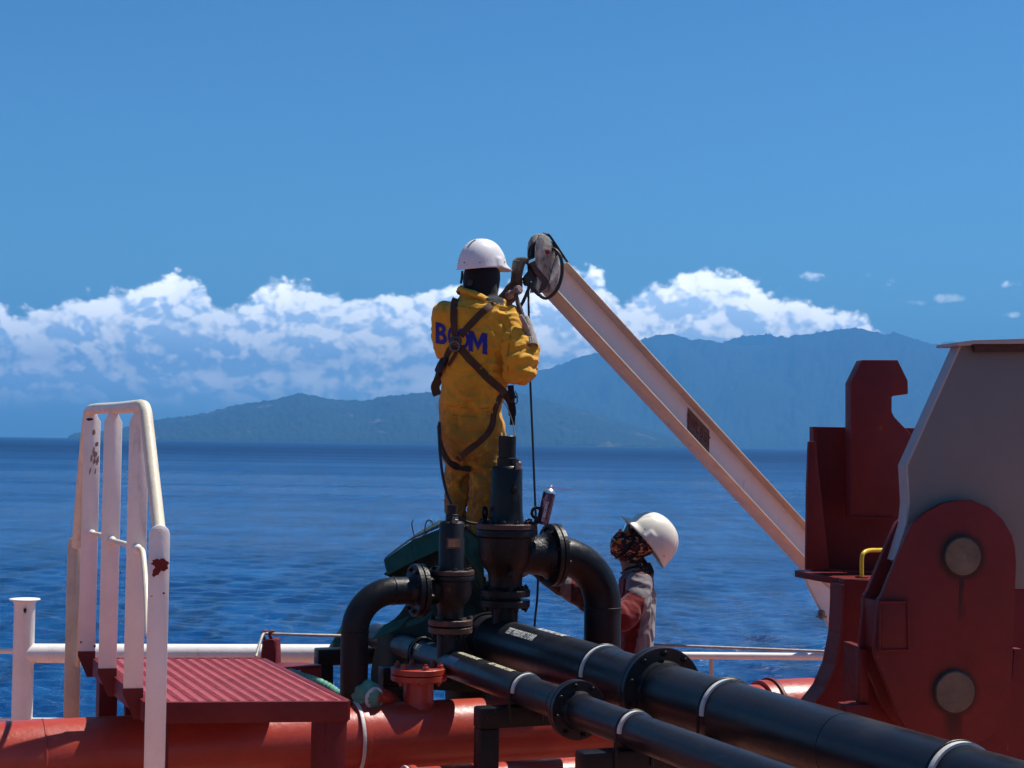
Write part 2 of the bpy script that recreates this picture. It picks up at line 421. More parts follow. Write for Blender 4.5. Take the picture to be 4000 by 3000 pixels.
# ---------------------------------------------------------------- haze
hz_ = MB().box((-26000, -3000, SEA-75), (26000, 24500, 1130))
hm = bpy.data.materials.new('haze_air'); hm.use_nodes = True; g = G(hm.node_tree)
pv = g.n('ShaderNodeVolumePrincipled'); pv.inputs['Color'].default_value = (.12, .39, .74, 1)
pv.inputs['Density'].default_value = 1.15e-4; pv.inputs['Anisotropy'].default_value = .0
out = g.n('ShaderNodeOutputMaterial'); g.link(pv.outputs[0], out.inputs['Volume'])
ho = hz_.build('haze', hm); tag(ho, 'blue sea haze that fades the far mountains', kind='stuff')
# ================================================================= ship gear
A_SHIP = math.radians(22.6)
F = Vector((math.cos(A_SHIP), math.sin(A_SHIP), 0)); L = Vector((-math.sin(A_SHIP), math.cos(A_SHIP), 0)); Zu = Vector((0, 0, 1))
def along(O, D, X):                                   # the point of the line O + tD whose picture column is X
    lo, hi = -6.0, 12.0
    s = lambda t: pix(O+D*t)[0]-X
    a, b = s(lo), s(hi)
    for _ in range(60):
        mid = (lo+hi)/2; c = s(mid)
        if (a < 0) == (c < 0): lo, a = mid, c
        else: hi, b = mid, c
    return O+D*((lo+hi)/2)
def weathered(g, P, c, rr):                           # salt, scratches and grime on painted steel
    sc_ = g.noise(g.vmul(P, (1, 1, .35)), 38, 7, .75).ss(.66, .72)
    c = g.mix(sc_*.35, c, (.42, .36, .33)); gr = g.noise(P, 3.1, 6, .65).ss(.5, .72)
    return g.mix(gr*.35, c, g.mix(1, c, (.45, .40, .42), 'MULTIPLY')), rr+gr*.12
red = mat('red_oxide_paint', (.40, .046, .024), .36, var=.10, vscale=4, bump=.22, bscale=60, fn=weathered)
dred = mat('shaded_red_paint', (.155, .012, .011), .5, spec=.28, var=.12, vscale=4, bump=.25, bscale=70, rust=(.02, (.16, .05, .02)), fn=weathered)  # the same red paint, its shade put into a darker colour
tread = mat('red_tread_paint', (.42, .075, .072), .38, var=.10, vscale=6, bump=.35, bscale=180, spots=(.03, (.50, .22, .20), 70), fn=weathered)  # red lightened so the sky's reflection sits in the colour
def chipped(g, P, c, rr):
    d = g.noise(g.vmul(P, (1, 1, .25)), 7, 7, .7).ss(.60, .72); c = g.mix(d*.45, c, (.34, .27, .22))
    k = g.noise(P, 16, 5, .6).ss(.765, .775); return g.mix(k, c, (.10, .02, .015)), rr
white = mat('white_paint', (.80, .76, .71), .42, var=.05, vscale=5, bump=.18, bscale=50, fn=chipped)
cream = mat('yellowed_white_paint', (.76, .67, .50), .42, var=.09, vscale=9, bump=.2, bscale=60, streak=.25, fn=chipped)
tan = mat('bounce_tinted_worn_paint', (.66, .52, .39), .5, var=.1, vscale=7, bump=.2, bscale=70, streak=.3, fn=chipped)  # worn white paint; warm deck bounce and shade are put into the tan
def spk(g, P, c, rr):
    d = g.noise(P, 95, 3, .6).ss(.735, .75); c = g.mix(d*.8, c, (.45, .45, .45))
    du = g.noise(P, 2.6, 7, .65).ss(.42, .7); c = g.mix(du*.25, c, (.030,.030,.036)); return c, rr+du*.16
black = mat('black_paint', (.005, .005, .006), .36, var=.12, vscale=5, bump=.30, bscale=45, spec=.26, fn=spk)
bpipe = mat('black_pipe_paint', (.009, .009, .012), .33, var=.1, vscale=3, bump=.12, bscale=40, spec=.40, fn=spk)
castiron = mat('rusty_black_casting', (.008, .006, .006), .40, var=.2, vscale=8, bump=.7, bscale=55, rust=(.07, (.09, .028, .012)), spec=.3)
rustrim = mat('rust_brown_flange', (.075, .030, .018), .5, var=.25, vscale=14, bump=.6, bscale=70, rust=(.10, (.16, .06, .03)))
greyp = mat('grey_plate_paint', (.150, .142, .136), .5, var=.05, vscale=3, bump=.12, bscale=40)
greyr = mat('grey_edge_paint', (.32, .32, .33), .5, var=.06, vscale=4, bump=.15, bscale=50, rust=(.05, (.22, .10, .04)))
steel = mat('dull_steel', (.20, .175, .15), .38, metal=.7, var=.22, vscale=9, bump=.35, bscale=80, rust=(.05, (.16, .07, .03)))
pinm = mat('pin_steel', (.15, .108, .072), .48, metal=.35, var=.25, vscale=12, bump=.4, bscale=90)
def flaky(g, P, c, rr):
    a = g.noise(g.vmul(P, (1, 1, .5)), 13, 8, .72); b = g.noise(g.vmul(P, (1.3, 1.3, .35)), 22, 7, .7)
    c = g.mix(a.ss(.44, .56), c, (.26, .235, .20)); c = g.mix(b.ss(.54, .62), c, (.022, .018, .016)); c = g.mix((a*.5+b*.5).ss(.56, .62), c, (.20, .085, .03)); return c, rr+.1
flaked = mat('flaking_grey_paint', (.50, .47, .40), .55, var=.1, vscale=8, bump=.6, bscale=60, fn=flaky)
yel = mat('yellow_paint', (.72, .48, .01), .35, var=.1, vscale=20, bump=.1, spots=(.04, (.08, .05, .03), 60))
rub = mat('black_rubber', (.009, .009, .010), .5, var=.1, bump=.2, bscale=150)
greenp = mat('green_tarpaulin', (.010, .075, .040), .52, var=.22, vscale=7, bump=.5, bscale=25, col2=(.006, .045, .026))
greenc = mat('pale_green_cloth', (.12, .34, .24), .7, var=.15, vscale=9, bump=.5, bscale=30)
stencil = mat('white_stencil_paint', (.62, .62, .58), .6, var=.1, bump=0)
stencil2 = mat('cream_stencil_paint', (.66, .62, .42), .6, var=.1, bump=0)
gasket = mat('white_clamp_liner', (.60, .58, .55), .5, var=.12, vscale=20, bump=.2, rust=(.11, (.40, .22, .05)))

# ---- hull and deck
hb = MB().box((-40, -12, SEA-6), (40, 10.85, -.05)); o = hb.build('hull', dred); tag(o, 'dark red ship hull under the deck edge', kind='structure')
dk = MB().box((-40, -12, -.046), (40, 10.9, 0)); dkm = mat('deck_paint', (.40, .15, .10), .5, vscale=2, fn=weathered); o = dk.build('deck', dkm); tag(o, 'red painted steel ship deck', kind='structure')

# ---- hex bolt shared by all flanges
_bolts = {}
def bolt(parent, p, axis, size=.011, m=None, h=None, name='bolt'):
    m = m or castiron; key = (round(size, 4), m.name)
    if key not in _bolts:
        b = MB(); hh = size*.9
        b.lathe((0,0,0), (0,0,1), [(0, size*1.3), (size*.18, size*1.3), (size*.2, size), (hh*1.1, size), (hh*1.25, size*.86)], seg=6)
        b.lathe((0,0,hh*1.2), (0,0,1), [(0, size*.52), (size*.7, size*.5)], seg=8)
        _bolts[key] = b.mesh('bolt', m)
    o = link(name, _bolts[key], parent)
    o.location = Vector(p); o.rotation_euler = Vector(axis).to_track_quat('Z', 'Y').to_euler(); return o
def bolts_round(parent, c, axis, R, n, size=.011, m=None, off=.3):
    c, axis = Vector(c), Vector(axis).normalized(); a = axis.orthogonal().normalized(); b = axis.cross(a)
    for k in range(n):
        t = 2*PI*(k+off)/n; bolt(parent, c+(a*math.cos(t)+b*math.sin(t))*R, axis, size, m)
def text_mesh(body, size, bold=0, xs=1.0):
    cu = bpy.data.curves.new('lettering', 'FONT'); cu.body = body; cu.size = size; cu.offset = bold; cu.align_x = 'CENTER'; cu.align_y = 'CENTER'; cu.resolution_u = 3; cu.fill_mode = 'FRONT'
    t = bpy.data.objects.new('tmp', cu); COL.objects.link(t)
    bpy.context.view_layer.update()
    me = bpy.data.meshes.new_from_object(t.evaluated_get(bpy.context.evaluated_depsgraph_get()))
    bpy.data.objects.remove(t)
    bm = bmesh.new(); bm.from_mesh(me); bmesh.ops.triangulate(bm, faces=bm.faces)
    for _ in range(2):
        ed = [e for e in bm.edges if e.calc_length() > size*.16]
        if ed: bmesh.ops.subdivide_edges(bm, edges=ed, cuts=1); bmesh.ops.triangulate(bm, faces=bm.faces)
    for v in bm.verts: v.co.x *= xs
    bm.to_mesh(me); bm.free(); return me
def wrap_text(name, body, size, xs, O, D, R, ang, m, parent):      # on a pipe: axis D, angle from the top towards the camera
    me = text_mesh(body, size, size*.03, xs); side = -D.cross(Zu).normalized()
    if side.y > 0: side = -side
    for v in me.vertices:
        a = ang - v.co.y/R; v.co = O + D*(-v.co.x) + (Zu*math.cos(a)+side*math.sin(a))*(R+.0012)
    me.materials.append(m); me.update(); return link(name, me, parent)

# ---- the two black deck pipes (they run away from the camera to the left)
Os = atz(2400, 2826, 2.2-1.12); Ol = atz(2580, 2700, 2.2-1.067)
RS, RL = .070, .1245
def pipe_thing(name, O, D, X0, X1, R, m, label, cat='pipe', seg=40, extra=None):
    p0 = along(O, D, X0); p1 = along(O, D, X1)
    root = empty(name, ((p0+p1)/2), label, cat)
    MB().tube([p0+(p1-p0)*i/24 for i in range(25)], R, seg).build('pipe_wall', m, root)
    return root
def ring(root, p, D, R, w, t, m, name='collar', bev=.003):
    b = MB().lathe(p-D*(w/2), D, [(0, R-.004), (0, R+t), (w, R+t), (w, R-.004)], seg=48); return b.build(name, m, root, bevel=bev)
small = pipe_thing('black_pipe', Os, L, 3620, 1470, RS, bpipe, 'thinner black deck pipe in front, running under the smaller relief valve')
large = pipe_thing('black_pipe', Ol, L, 4700, 1800, RL, bpipe, 'thicker black deck pipe with large TEST PRESSURE stencil, under the larger relief valve')
def flange(root, O, D, X, R, Rf, w, nb, bs, m=bpipe, bm_=castiron, pair=True):
    p = along(O, D, X); d = -D
    b = MB().lathe(p-d*w, d, [(0, R*.98), (0, Rf), (w*.93, Rf), (w, Rf-.003), (w, R+.012), (w+.03, R+.002)], seg=56, smooth=False)
    b.build('flange', m, root, bevel=0)
    if pair:
        b = MB().lathe(p-d*(w*2+.006), d, [(-.03, R+.002), (0, R+.012), (0, Rf), (w, Rf), (w, R*.9)], seg=56); b.build('flange', m, root)
    bolts_round(root, p+d*0.0, d, (R+Rf)/2+.008, nb, bs, bm_)
    return p
flange(large, Ol, L, 2590, RL, .190, .026, 10, .013)
flange(small, Os, L, 2262, RS, .124, .020, 8, .011)
for X in (2190, 3500): ring(small, along(Os, L, X), L, RS, .006, .0015, bpipe, 'weld_bead')
for X in (1935, 3300): ring(large, along(Ol, L, X), L, RL, .008, .002, bpipe, 'weld_bead')
ring(large, along(Ol, L, 1900), L, RL, .06, .012, bpipe)
ring(large, along(Ol, L, 1850), L, RL, .02, .016, bpipe)
# clamps: a pale liner strip over the pipe and a black round bar beside it, with threaded legs
def clamp_on(root, O, D, X, R, liner=gasket, leg=True, w=.022):
    p = along(O, D, X); side = D.cross(Zu).normalized()
    if side.y > 0: side = -side
    vs = []; b = MB(); n = 28; a0, a1 = -1.62, 1.62
    for k, (rr, dd) in enumerate(((R+.001, w/2), (R+.0105, w/2), (R+.0105, -w/2), (R+.001, -w/2))):
        for i in range(n+1):
            a = a0+(a1-a0)*i/n; vs.append(p+D*dd+(Zu*math.cos(a)+side*math.sin(a))*rr)
    N = n+1; fs = []
    for k in range(4):
        k2 = (k+1) % 4
        for i in range(n): fs.append((k*N+i, k*N+i+1, k2*N+i+1, k2*N+i))
    fs.append((0, N, 2*N, 3*N)); fs.append((3*N+n, 2*N+n, N+n, n)); b.add(vs, fs, 0, False)
    me = b.mesh('clamp_liner', liner); bm = bmesh.new(); bm.from_mesh(me); bmesh.ops.recalc_face_normals(bm, faces=bm.faces); bm.to_mesh(me); bm.free()
    for q in me.polygons: q.use_smooth = True
    me.set_sharp_from_angle(angle=.6); link('clamp_liner', me, root)
    q = p+D*.02; rb = R+.009
    path = [q+side*rb-Zu*(R+.07)]+[q+(Zu*math.cos(a)+side*math.sin(a))*rb for a in [PI/2-PI*i/24 for i in range(25)]]+[q-side*rb-Zu*(R+.07)]
    MB().tube(path, .0065, 10).build('clamp_bar', black, root)
    if leg:
        for s in (1, -1): bolt(root, q+side*rb*s-Zu*(R+.0), -Zu, .012, black, name='clamp_nut')
for X in (2368, 2852, 3757): clamp_on(large, Ol, L, X, RL)
for X in (2062, 2487): clamp_on(small, Os, L, X, RS)
clamp_on(small, Os, L, 1655, RS, liner=black)
wrap_text('stencil_lettering', 'TEST PRESSURE 7.5 BAR', .055, .62, along(Ol, L, 2090), L, RL, .72, stencil, large)
wrap_text('stencil_lettering', 'N2 SUPPLY LINE', .06, .75, along(Ol, L, 2155), L, RL, -.02, stencil, large)
wrap_text('stencil_lettering', 'VAPOUR RETURN LINE', .042, .62, along(Os, L, 1835), L, RS, .05, stencil2, small)
wrap_text('stencil_lettering', 'TEST PRESSURE 7.5 BAR', .042, .66, along(Os, L, 1960), L, RS, .05, stencil2, small)
wrap_text('stencil_lettering', 'S 100 FE', .045, .6, along(Os, L, 1668), L, RS, .95, stencil2, small)
# patches of blue touch-up paint and a yellow mark
bluep = mat('faded_blue_paint', (.03, .055, .12), .4, var=.2, vscale=20, bump=0)
def patch(root, O, D, X, R, ang, ln, wd_, m):
    p = along(O, D, X); side = D.cross(Zu).normalized(); side = -side if side.y > 0 else side; vs = []; fs = []
    for i in range(7):
        for j in range(2):
            a = ang+(i/6-.5)*wd_/R; vs.append(p+D*((j-.5)*ln)+(Zu*math.cos(a)+side*math.sin(a))*(R+.001))
    for i in range(6): fs.append((2*i, 2*i+1, 2*i+3, 2*i+2))
    MB().add(vs, fs, 0, True).build('paint_patch', m, root)
patch(small, Os, L, 1800, RS, 1.05, .20, .05, bluep)
patch(small, Os, L, 1690, RS, .15, .035, .035, stencil2)

# ---- portal frames that carry the black pipes
def portal(px, py, ln, label, w=.095):
    p = atz(px, py, 1.003); root = empty('pipe_support', Vector((p.x, p.y, 0)), label, 'pipe support', 'black portal frames under the pipes')
    c = p+F*(ln/2)-Zu*(w/2)+L*(w/2)
    MB().obox(c, F*(ln/2), L*(w/2), Zu*(w/2)).build('crossbeam', black, root, bevel=.012)
    for s in (0, 1):
        q = p+F*(w/2+.001+(ln-w-.002)*s)+L*(w/2)
        MB().obox(Vector((q.x, q.y, (1.003-w)/2)), F*(w/2-.002), L*(w/2-.002), Zu*((1.003-w)/2)).build('leg', black, root, bevel=.008)
    return root
portal(1878, 2768, .80, 'black square-tube portal frame in front of the red pipe, under the big pipe flange')
portal(2284, 2944, .80, 'nearest black square-tube frame at the bottom edge of the photo under the black pipes')
portal(1497, 2609, .75, 'black frame just left of the red blind flange')
portal(1243, 2537, .55, 'black box frame behind the tread platform, left of the drooping vent pipe')

# ---- relief valves with vent pipes
def valve(P0, sc_px, x0, prof, cols, name, label):
    """prof: list of (part name, material, [(y pixel, half width px) ...]) turned about the vertical axis at P0"""
    root = empty(name, P0, label, 'relief valve', 'relief valves on the black pipes')
    Y = P0.y; px0 = pix(P0)[0]
    for nm, m, pts in prof:
        pr = [(at(px0, y, Y).z, r*Y/FPX) for y, r in pts]; pr.sort(key=lambda t: 0) ; pr = pr[::-1]
        z0 = pr[0][0]
        b = MB().lathe(Vector((P0.x, P0.y, z0)), Zu, [(z-z0, r) for z, r in pr], seg=44, smooth=True)
        me = b.mesh(nm, m); me.set_sharp_from_angle(angle=math.radians(28)); link(nm, me, root)
    return root
Ps_ = along(Os, L, 1757); Pl_ = along(Ol, L, 1970)
Ps_ = Vector((Ps_.x, Ps_.y, 1.08)); Pl_ = Vector((Pl_.x, Pl_.y, 1.133))
vs_ = valve(Ps_, 1, 0, [
    ('cap', black, [(1972,21),(2008,21),(2010,25),(2034,26),(2040,28)]),
    ('bonnet', black, [(2035,38),(2042,48),(2046,50),(2218,50),(2224,52)]),
    ('cover_flange', rustrim, [(2225,88),(2228,90),(2243,90),(2245,86)]),
    ('body', castiron, [(2247,90),(2249,91),(2262,91),(2268,84),(2290,82),(2320,80),(2345,70),(2365,54),(2385,50),(2412,50),(2417,60)]),
    ('inlet_flange', rustrim, [(2418,84),(2420,86),(2439,86),(2441,84)]),
    ('mating_flange', rustrim, [(2447,84),(2449,86),(2468,86),(2471,84)]),
    ('riser', black, [(2440,48),(2446,48),(2472,51),(2600,52)])], None, 'relief_valve', 'smaller black relief valve with a copper nameplate on its spring bonnet')
vl_ = valve(Pl_, 1, 0, [
    ('cap', black, [(1702,32),(1704,34),(1788,34),(1790,39),(1820,39),(1822,42)]),
    ('bonnet', black, [(1820,52),(1826,58),(1834,61),(1990,63),(2030,68),(2043,74)]),
    ('cover_flange', rustrim, [(2044,118),(2047,120),(2064,120),(2066,117)]),
    ('body', castiron, [(2068,117),(2072,119),(2092,119),(2100,108),(2130,106),(2175,104),(2205,92),(2235,70),(2260,66),(2292,66),(2300,78)]),
    ('inlet_flange', castiron, [(2302,96),(2305,98),(2326,98),(2328,96)]),
    ('mating_flange', castiron, [(2342,96),(2345,98),(2366,98),(2369,96)]),
    ('riser', black, [(2328,60),(2340,60),(2368,56),(2372,51),(2480,52)])], None, 'relief_valve', 'larger black relief valve in front of the worker in yellow, spray can on its flange')
def zy(P, y): return at(pix(P)[0], y, P.y).z
def V3(P, y): return Vector((P.x, P.y, zy(P, y)))
bolts_round(vs_, V3(Ps_, 2226), Zu, .092, 8, .012)
bolts_round(vs_, V3(Ps_, 2418), Zu, .092, 6, .012); bolts_round(vl_, V3(Pl_, 2302), Zu, .112, 8, .014); bolts_round(vl_, V3(Pl_, 2369), -Zu, .112, 8, .014)
bolts_round(vs_, V3(Ps_, 2471), -Zu, .092, 6, .012)
bolts_round(vl_, V3(Pl_, 2044), Zu, .132, 12, .014)
# side nozzles, outlet flanges and vent pipes
def outlet(root, P, y, d, R, Rf, x_fl, x_v, zb, thing_label, we=.024, ex=1.5):
    O = V3(P, y)
    pf = along(O, F, x_fl); ln = (pf-O).length
    MB().lathe(O, d, [(0, R*.9), (ln*.45, R*1.0), (ln*.75, R*1.06), (ln-.03, R*1.12), (ln-.004, Rf*.80)], seg=36, smooth=True).build('outlet_nozzle', castiron, root)
    MB().lathe(pf, d, [(0, Rf-.004), (.003, Rf), (we, Rf), (we+.002, Rf-.003)], seg=48).build('outlet_flange', castiron, root)
    t = empty('vent_pipe', pf, thing_label, 'pipe', 'drooping vent pipes')
    q = pf+d*(we+.006)
    MB().lathe(q, d, [(0, Rf-.004), (.003, Rf), (we, Rf), (we+.002, Rf-.003), (we+.002, R+.012), (we+.03, R)], seg=48).build('flange', black, t)
    xv = along(O, F, x_v); dist = (xv-q).length; er = R*2*ex*.66+R*.9
    st = q+d*(we); c1 = xv-d*er
    path = [st+(c1-st)*i/6 for i in range(7)]+[c1+d*er*math.sin(a)-Zu*er*(1-math.cos(a)) for a in [PI/2*i/20 for i in range(1, 21)]]
    low = path[-1]; path += [Vector((low.x, low.y, low.z+(zb-low.z)*i/8)) for i in range(1, 9)]
    MB().tube(path, R, 36).build('pipe_wall', black, t)
    for pp, dd in ((c1, d), (low, Zu)):
        MB().lathe(pp-dd*.005, dd, [(0, R), (.002, R+.0035), (.008, R+.0035), (.01, R)], seg=36, smooth=True).build('weld_bead', black, t)
    bolts_round(t, q+d*we, d, (R+Rf)/2+.006, 8, .012); bolts_round(root, pf, -d, (R+Rf)/2+.006, 8, .012)
    return t, pf
outlet(vs_, Ps_, 2303, -F, .068, .132, 1655, 1389, 0.0, 'thinner black vent pipe arching down to the left of the smaller relief valve')
outlet(vl_, Pl_, 2170, F, .100, .168, 2142, 2357, 0.0, 'thicker black vent pipe arching down between the larger valve and the crouching man')
# small fittings on the valves
def plate_on(root, P, x, y, w, h, R, m, name):
    Y = P.y; a = (x-pix(P)[0])*Y/FPX/R; a = math.asin(max(-1, min(1, a))); vs = []; fs = []
    zc = at(x, y, Y).z; wr = w*Y/FPX/R; hh = h*Y/FPX
    for rr in (.001, .006):
        for i in range(7):
            t = a+(i/6-.5)*wr
            for k in (-.5, .5): vs.append((P.x+math.sin(t)*(R+rr), P.y-math.cos(t)*(R+rr), zc+k*hh))
    for i in range(6): fs += [(2*i, 2*i+2, 2*i+3, 2*i+1), (14+2*i, 14+2*i+2, 14+2*i+3, 14+2*i+1), (2*i, 14+2*i, 14+2*i+2, 2*i+2), (2*i+1, 2*i+3, 14+2*i+3, 14+2*i+1)]
    fs += [(0, 1, 15, 14), (12, 26, 27, 13)]
    me = MB().add(vs, fs).mesh(name, m); bm = bmesh.new(); bm.from_mesh(me); bmesh.ops.recalc_face_normals(bm, faces=bm.faces); bm.to_mesh(me); bm.free(); return link(name, me, root)
copper = mat('worn_copper_plate', (.34, .20, .12), .4, metal=.6, var=.25, vscale=30, bump=.4)
pr = plate_on(vs_, Ps_, 1768, 2119, 56, 42, .067, rustrim, 'nameplate_frame'); plate_on(vs_, Ps_, 1769, 2118, 44, 30, .0735, copper, 'nameplate')
Yl = Pl_.y
MB().lathe(at(2010, 1912, Yl-.078), Vector((.05, -1, 0)), [(0, .017), (.012, .017), (.014, .013), (.02, .012)], seg=16).build('plug', black, vl_)
p = at(2025, 1812, Yl-.06); MB().lathe(p-Zu*.03, Zu, [(0, .020), (.012, .020), (.013, .017), (.035, .017), (.045, .008), (.055, .008)], seg=6).build('lock_nut', steel, vl_)
p = at(1776, 2035, Ps_.y-.045); MB().lathe(p-Zu*.012, Zu, [(0, .019), (.018, .019), (.022, .015), (.032, .014)], seg=6).build('lock_nut', steel, vs_)
MB().lathe(at(1820, 2058, Ps_.y), Vector((1, -.1, 0)), [(-.02, .012), (.0, .012), (.001, .017), (.012, .017)], seg=6).build('plug', castiron, vs_)
MB().lathe(at(1996, 2240, Yl-.115), Vector((.1, -1, 0)), [(0, .02), (.03, .018), (.035, .012)], seg=8).build('plug', castiron, vl_)
def eye(root, p, nrm, R=.027, r=.0085):
    nrm = Vector(nrm).normalized(); side = nrm.cross(Zu).normalized()
    b = MB().tube(arc(p+Zu*(R+.03), R, side, Zu, 0, 2*PI*31/32, 31), r, 10, closed=True)
    b.lathe(p, Zu, [(0, .024), (.008, .024), (.012, .014), (.035, .012)], seg=16); b.build('eye_bolt', black, root)
eye(vl_, at(2096, 2046, Yl-.05), (.3, -1, 0)); eye(vl_, at(1893, 2044, Yl-.02), (1, -.35, 0))

# ---- spray can left on the flange
can = mat('dark_blue_can', (.018, .018, .075), .28, var=.1, bump=0, coat=.4,
          fn=lambda g, P, c, rr: (g.mix(g.noise(P, 26, 4, .7).ss(.52, .6), c, g.mix(g.noise(P, 60, 3, .5).ss(.45, .6), (.22, .03, .06), (.30, .27, .36))), rr))
tin = mat('bright_tin', (.75, .75, .76), .22, metal=.9, var=.05, bump=0)
pb, pt = at(2117, 2048, Yl-.02), at(2146, 1926, Yl-.02); ax = (pt-pb).normalized(); h = (pt-pb).length; rc = .0335
cr = empty('spray_can', pb, 'dark blue lubricant spray can with red straw, tilted on the larger relief valve', 'spray can')
MB().lathe(pb, ax, [(0, rc*.9), (.004, rc), (h, rc)], seg=32, smooth=True).build('can_body', can, cr)
MB().lathe(pb+ax*h, ax, [(0, rc+.0015), (.004, rc+.0015), (.007, rc), (.018, rc*.72), (.024, rc*.45), (.027, rc*.45)], seg=32, smooth=True).build('dome', tin, cr)
MB().lathe(pb+ax*(h+.026), ax, [(0, .0105), (.012, .0105), (.016, .007), (.02, .006)], seg=16).build('spray_nozzle', tin, cr)
s0 = pb+ax*(h+.038); MB().tube(smooth_path([s0, at(2190, 1909, Yl-.03), at(2233, 1915, Yl-.04)]), .0016, 6).build('straw', mat('red_plastic', (.5, .02, .03), .4, bump=0), cr)
lab = text_mesh('LUBRICANT', .021, .0006, .95)
sidev = ax.cross(Vector((0, -1, 0))).normalized()
for v in lab.vertices:
    a = (-v.co.y)/rc+.05; front = Vector((0, -1, 0)); front = (front-ax*front.dot(ax)).normalized()
    v.co = pb+ax*(h*.42+v.co.x)+(front*math.cos(a)-sidev*math.sin(a))*(rc+.0008)
lab.materials.append(stencil); link('lettering', lab, cr)

# ---- big red pipe across the picture, stub with blind flange, and a second pipe under it
Or = atz(1850, 2856, .744); RR = .162
rp = empty('red_pipe', Or, 'thick red deck pipe crossing low behind the black pipes and under the platform', 'pipe')
p0, p1 = along(Or, F, -260), along(Or, F, 3330)
MB().tube([p0+(p1-p0)*i/30 for i in range(31)], RR, 56).build('pipe_wall', red, rp)
for X, w in ((165, .012), (2900, .01)): 
    p = along(Or, F, X); MB().lathe(p-F*(w/2), F, [(0, RR), (w*.3, RR+.004), (w*.7, RR+.004), (w, RR)], seg=56, smooth=True).build('weld_bead', red, rp)
pc = along(Or, F, 1395)
ring(rp, pc, F, RR, .05, .012, red); ring(rp, pc+F*.075-F*.09, F, RR, .018, .016, gasket, 'gasket_ring'); 
pc = along(Or, F, 3075); ring(rp, pc, F, RR, .34, .022, red, 'sleeve'); ring(rp, along(Or, F, 3010), F, RR+.022, .02, .012, dred, 'clamp_band')
st = along(Or, F, 1632); st = Vector((st.x, st.y, .744)); Yst = st.y
def zz(y): return at(1632, y, Yst).z
b = MB().lathe(Vector((st.x, st.y, .80)), Zu, [(0, .092), (zz(2760)-.80, .090), (zz(2745)-.80, .078), (zz(2735)-.80, .0745), (zz(2660)-.80, .0745)], seg=36, smooth=True); b.build('branch_stub', red, rp)
b = MB().lathe(Vector((st.x, st.y, zz(2655))), Zu, [(0, .137), (.002, .139), (zz(2634)-zz(2655), .139), (zz(2633)-zz(2655), .136)], seg=48); b.build('branch_flange', red, rp)
b = MB().lathe(Vector((st.x, st.y, zz(2630))), Zu, [(0, .137), (.002, .139), (zz(2607)-zz(2630)-.002, .139), (zz(2607)-zz(2630), .136)], seg=48); b.build('blind_flange', red, rp)
bolts_round(rp, Vector((st.x, st.y, zz(2607))), Zu, .108, 6, .0155, red, off=.1); bolts_round(rp, Vector((st.x, st.y, zz(2655))), -Zu, .108, 6, .0135, red, off=.1)
O2 = at(2000, 3000, 7.85); O2 = Vector((O2.x, O2.y, O2.z-.075)); 
r2 = empty('red_pipe', O2, 'thinner red deck pipe at the bottom edge, just in front of the thick red pipe', 'pipe')
p0, p1 = along(O2, F, 1560), along(O2, F, 3300); MB().tube([p0, (p0+p1)/2, p1], .105, 40).build('pipe_wall', red, r2)
ring(r2, p0+F*.03, F, .105, .012, .012, gasket, 'gasket_ring'); ring(r2, p0+F*.06, F, .105, .03, .012, red)

# ---- tread platform
KH = 1.15; ZP = 2.2-.95*KH
A_, B_, C_, D_ = atz(572, 2741, ZP), atz(1362, 2735, ZP), atz(1023, 2567, ZP), atz(372, 2568, ZP)
A_ = D_ + (B_-C_)*1.0 + (A_-D_-(B_-C_))*.7
pl = empty('step_platform', (A_+B_)/2-Zu*ZP, 'red steel step-over platform with ribbed tread planks and white handrail', 'platform')
np_ = 4
for k in range(np_):
    t0, t1 = k/np_+.002, (k+1)/np_-.002; b = MB(); nu = 15*8; vs = []; fs = []
    rows = [0, .015, .5, .985, 1]
    for r in rows:
        t = t0+(t1-t0)*r
        e0 = D_.lerp(A_, t); e1 = C_.lerp(B_, t)
        for i in range(nu+1):
            u = .012+.976*i/nu; hgt = .0030*(.5+.5*math.sin(u*2*PI*14)) if 0 < r < 1 else .0005
            vs.append(e0.lerp(e1, u)+Zu*(hgt-.006))
    for j in range(len(rows)-1):
        for i in range(nu): fs.append((j*(nu+1)+i, j*(nu+1)+i+1, (j+1)*(nu+1)+i+1, (j+1)*(nu+1)+i))
    o = MB().add(vs, fs, 0, False).build('tread_plank', tread, pl)
    # little anti-slip teeth along every rib
    tb = MB(); nt_ = 11
    for i in range(14):
        u = .012+.976*(i+.25)/14
        for j in range(nt_):
            t = t0+(t1-t0)*(j+.5)/nt_; q = D_.lerp(A_, t).lerp(C_.lerp(B_, t), u)
            tb.obox(q+Zu*.0005, F*.012, L*.005, Zu*.0016)
    to = tb.build('anti_slip_teeth', tread, o); to['kind'] = 'stuff'
# steel frame: four edge bars
def bar_between(p, q, w, h, m, name, root, bev=.004, up=Zu, cz=None):
    p, q = Vector(p), Vector(q); d = (q-p); ln = d.length; d.normalize(); s = d.cross(up).normalized(); uu = s.cross(d)
    return MB().obox((p+q)/2, d*(ln/2), s*(w/2), uu*(h/2)).build(name, m, root, bevel=bev)
dn = -Zu*.045
bar_between(A_+dn, B_+dn, .03, .086, dred, 'front_edge', pl); bar_between(D_+dn, C_+dn, .03, .086, dred, 'back_edge', pl)
bar_between(A_+dn+L*.02, D_+dn-L*.02, .03, .084, dred, 'side_edge', pl); bar_between(B_+dn+L*.02, C_+dn-L*.02, .03, .084, dred, 'side_edge', pl)
for P0, dx, dy in ((B_, -.045, .13), (D_, .05, -.06), (A_, .06, .12)):
    q = P0+F*dx+L*dy; MB().obox(Vector((q.x, q.y, ZP/2-.03)), F*.044, L*.12 if P0 in (B_,) else L*.05, Zu*(ZP/2-.03)).build('leg', dred, pl, bevel=.004)
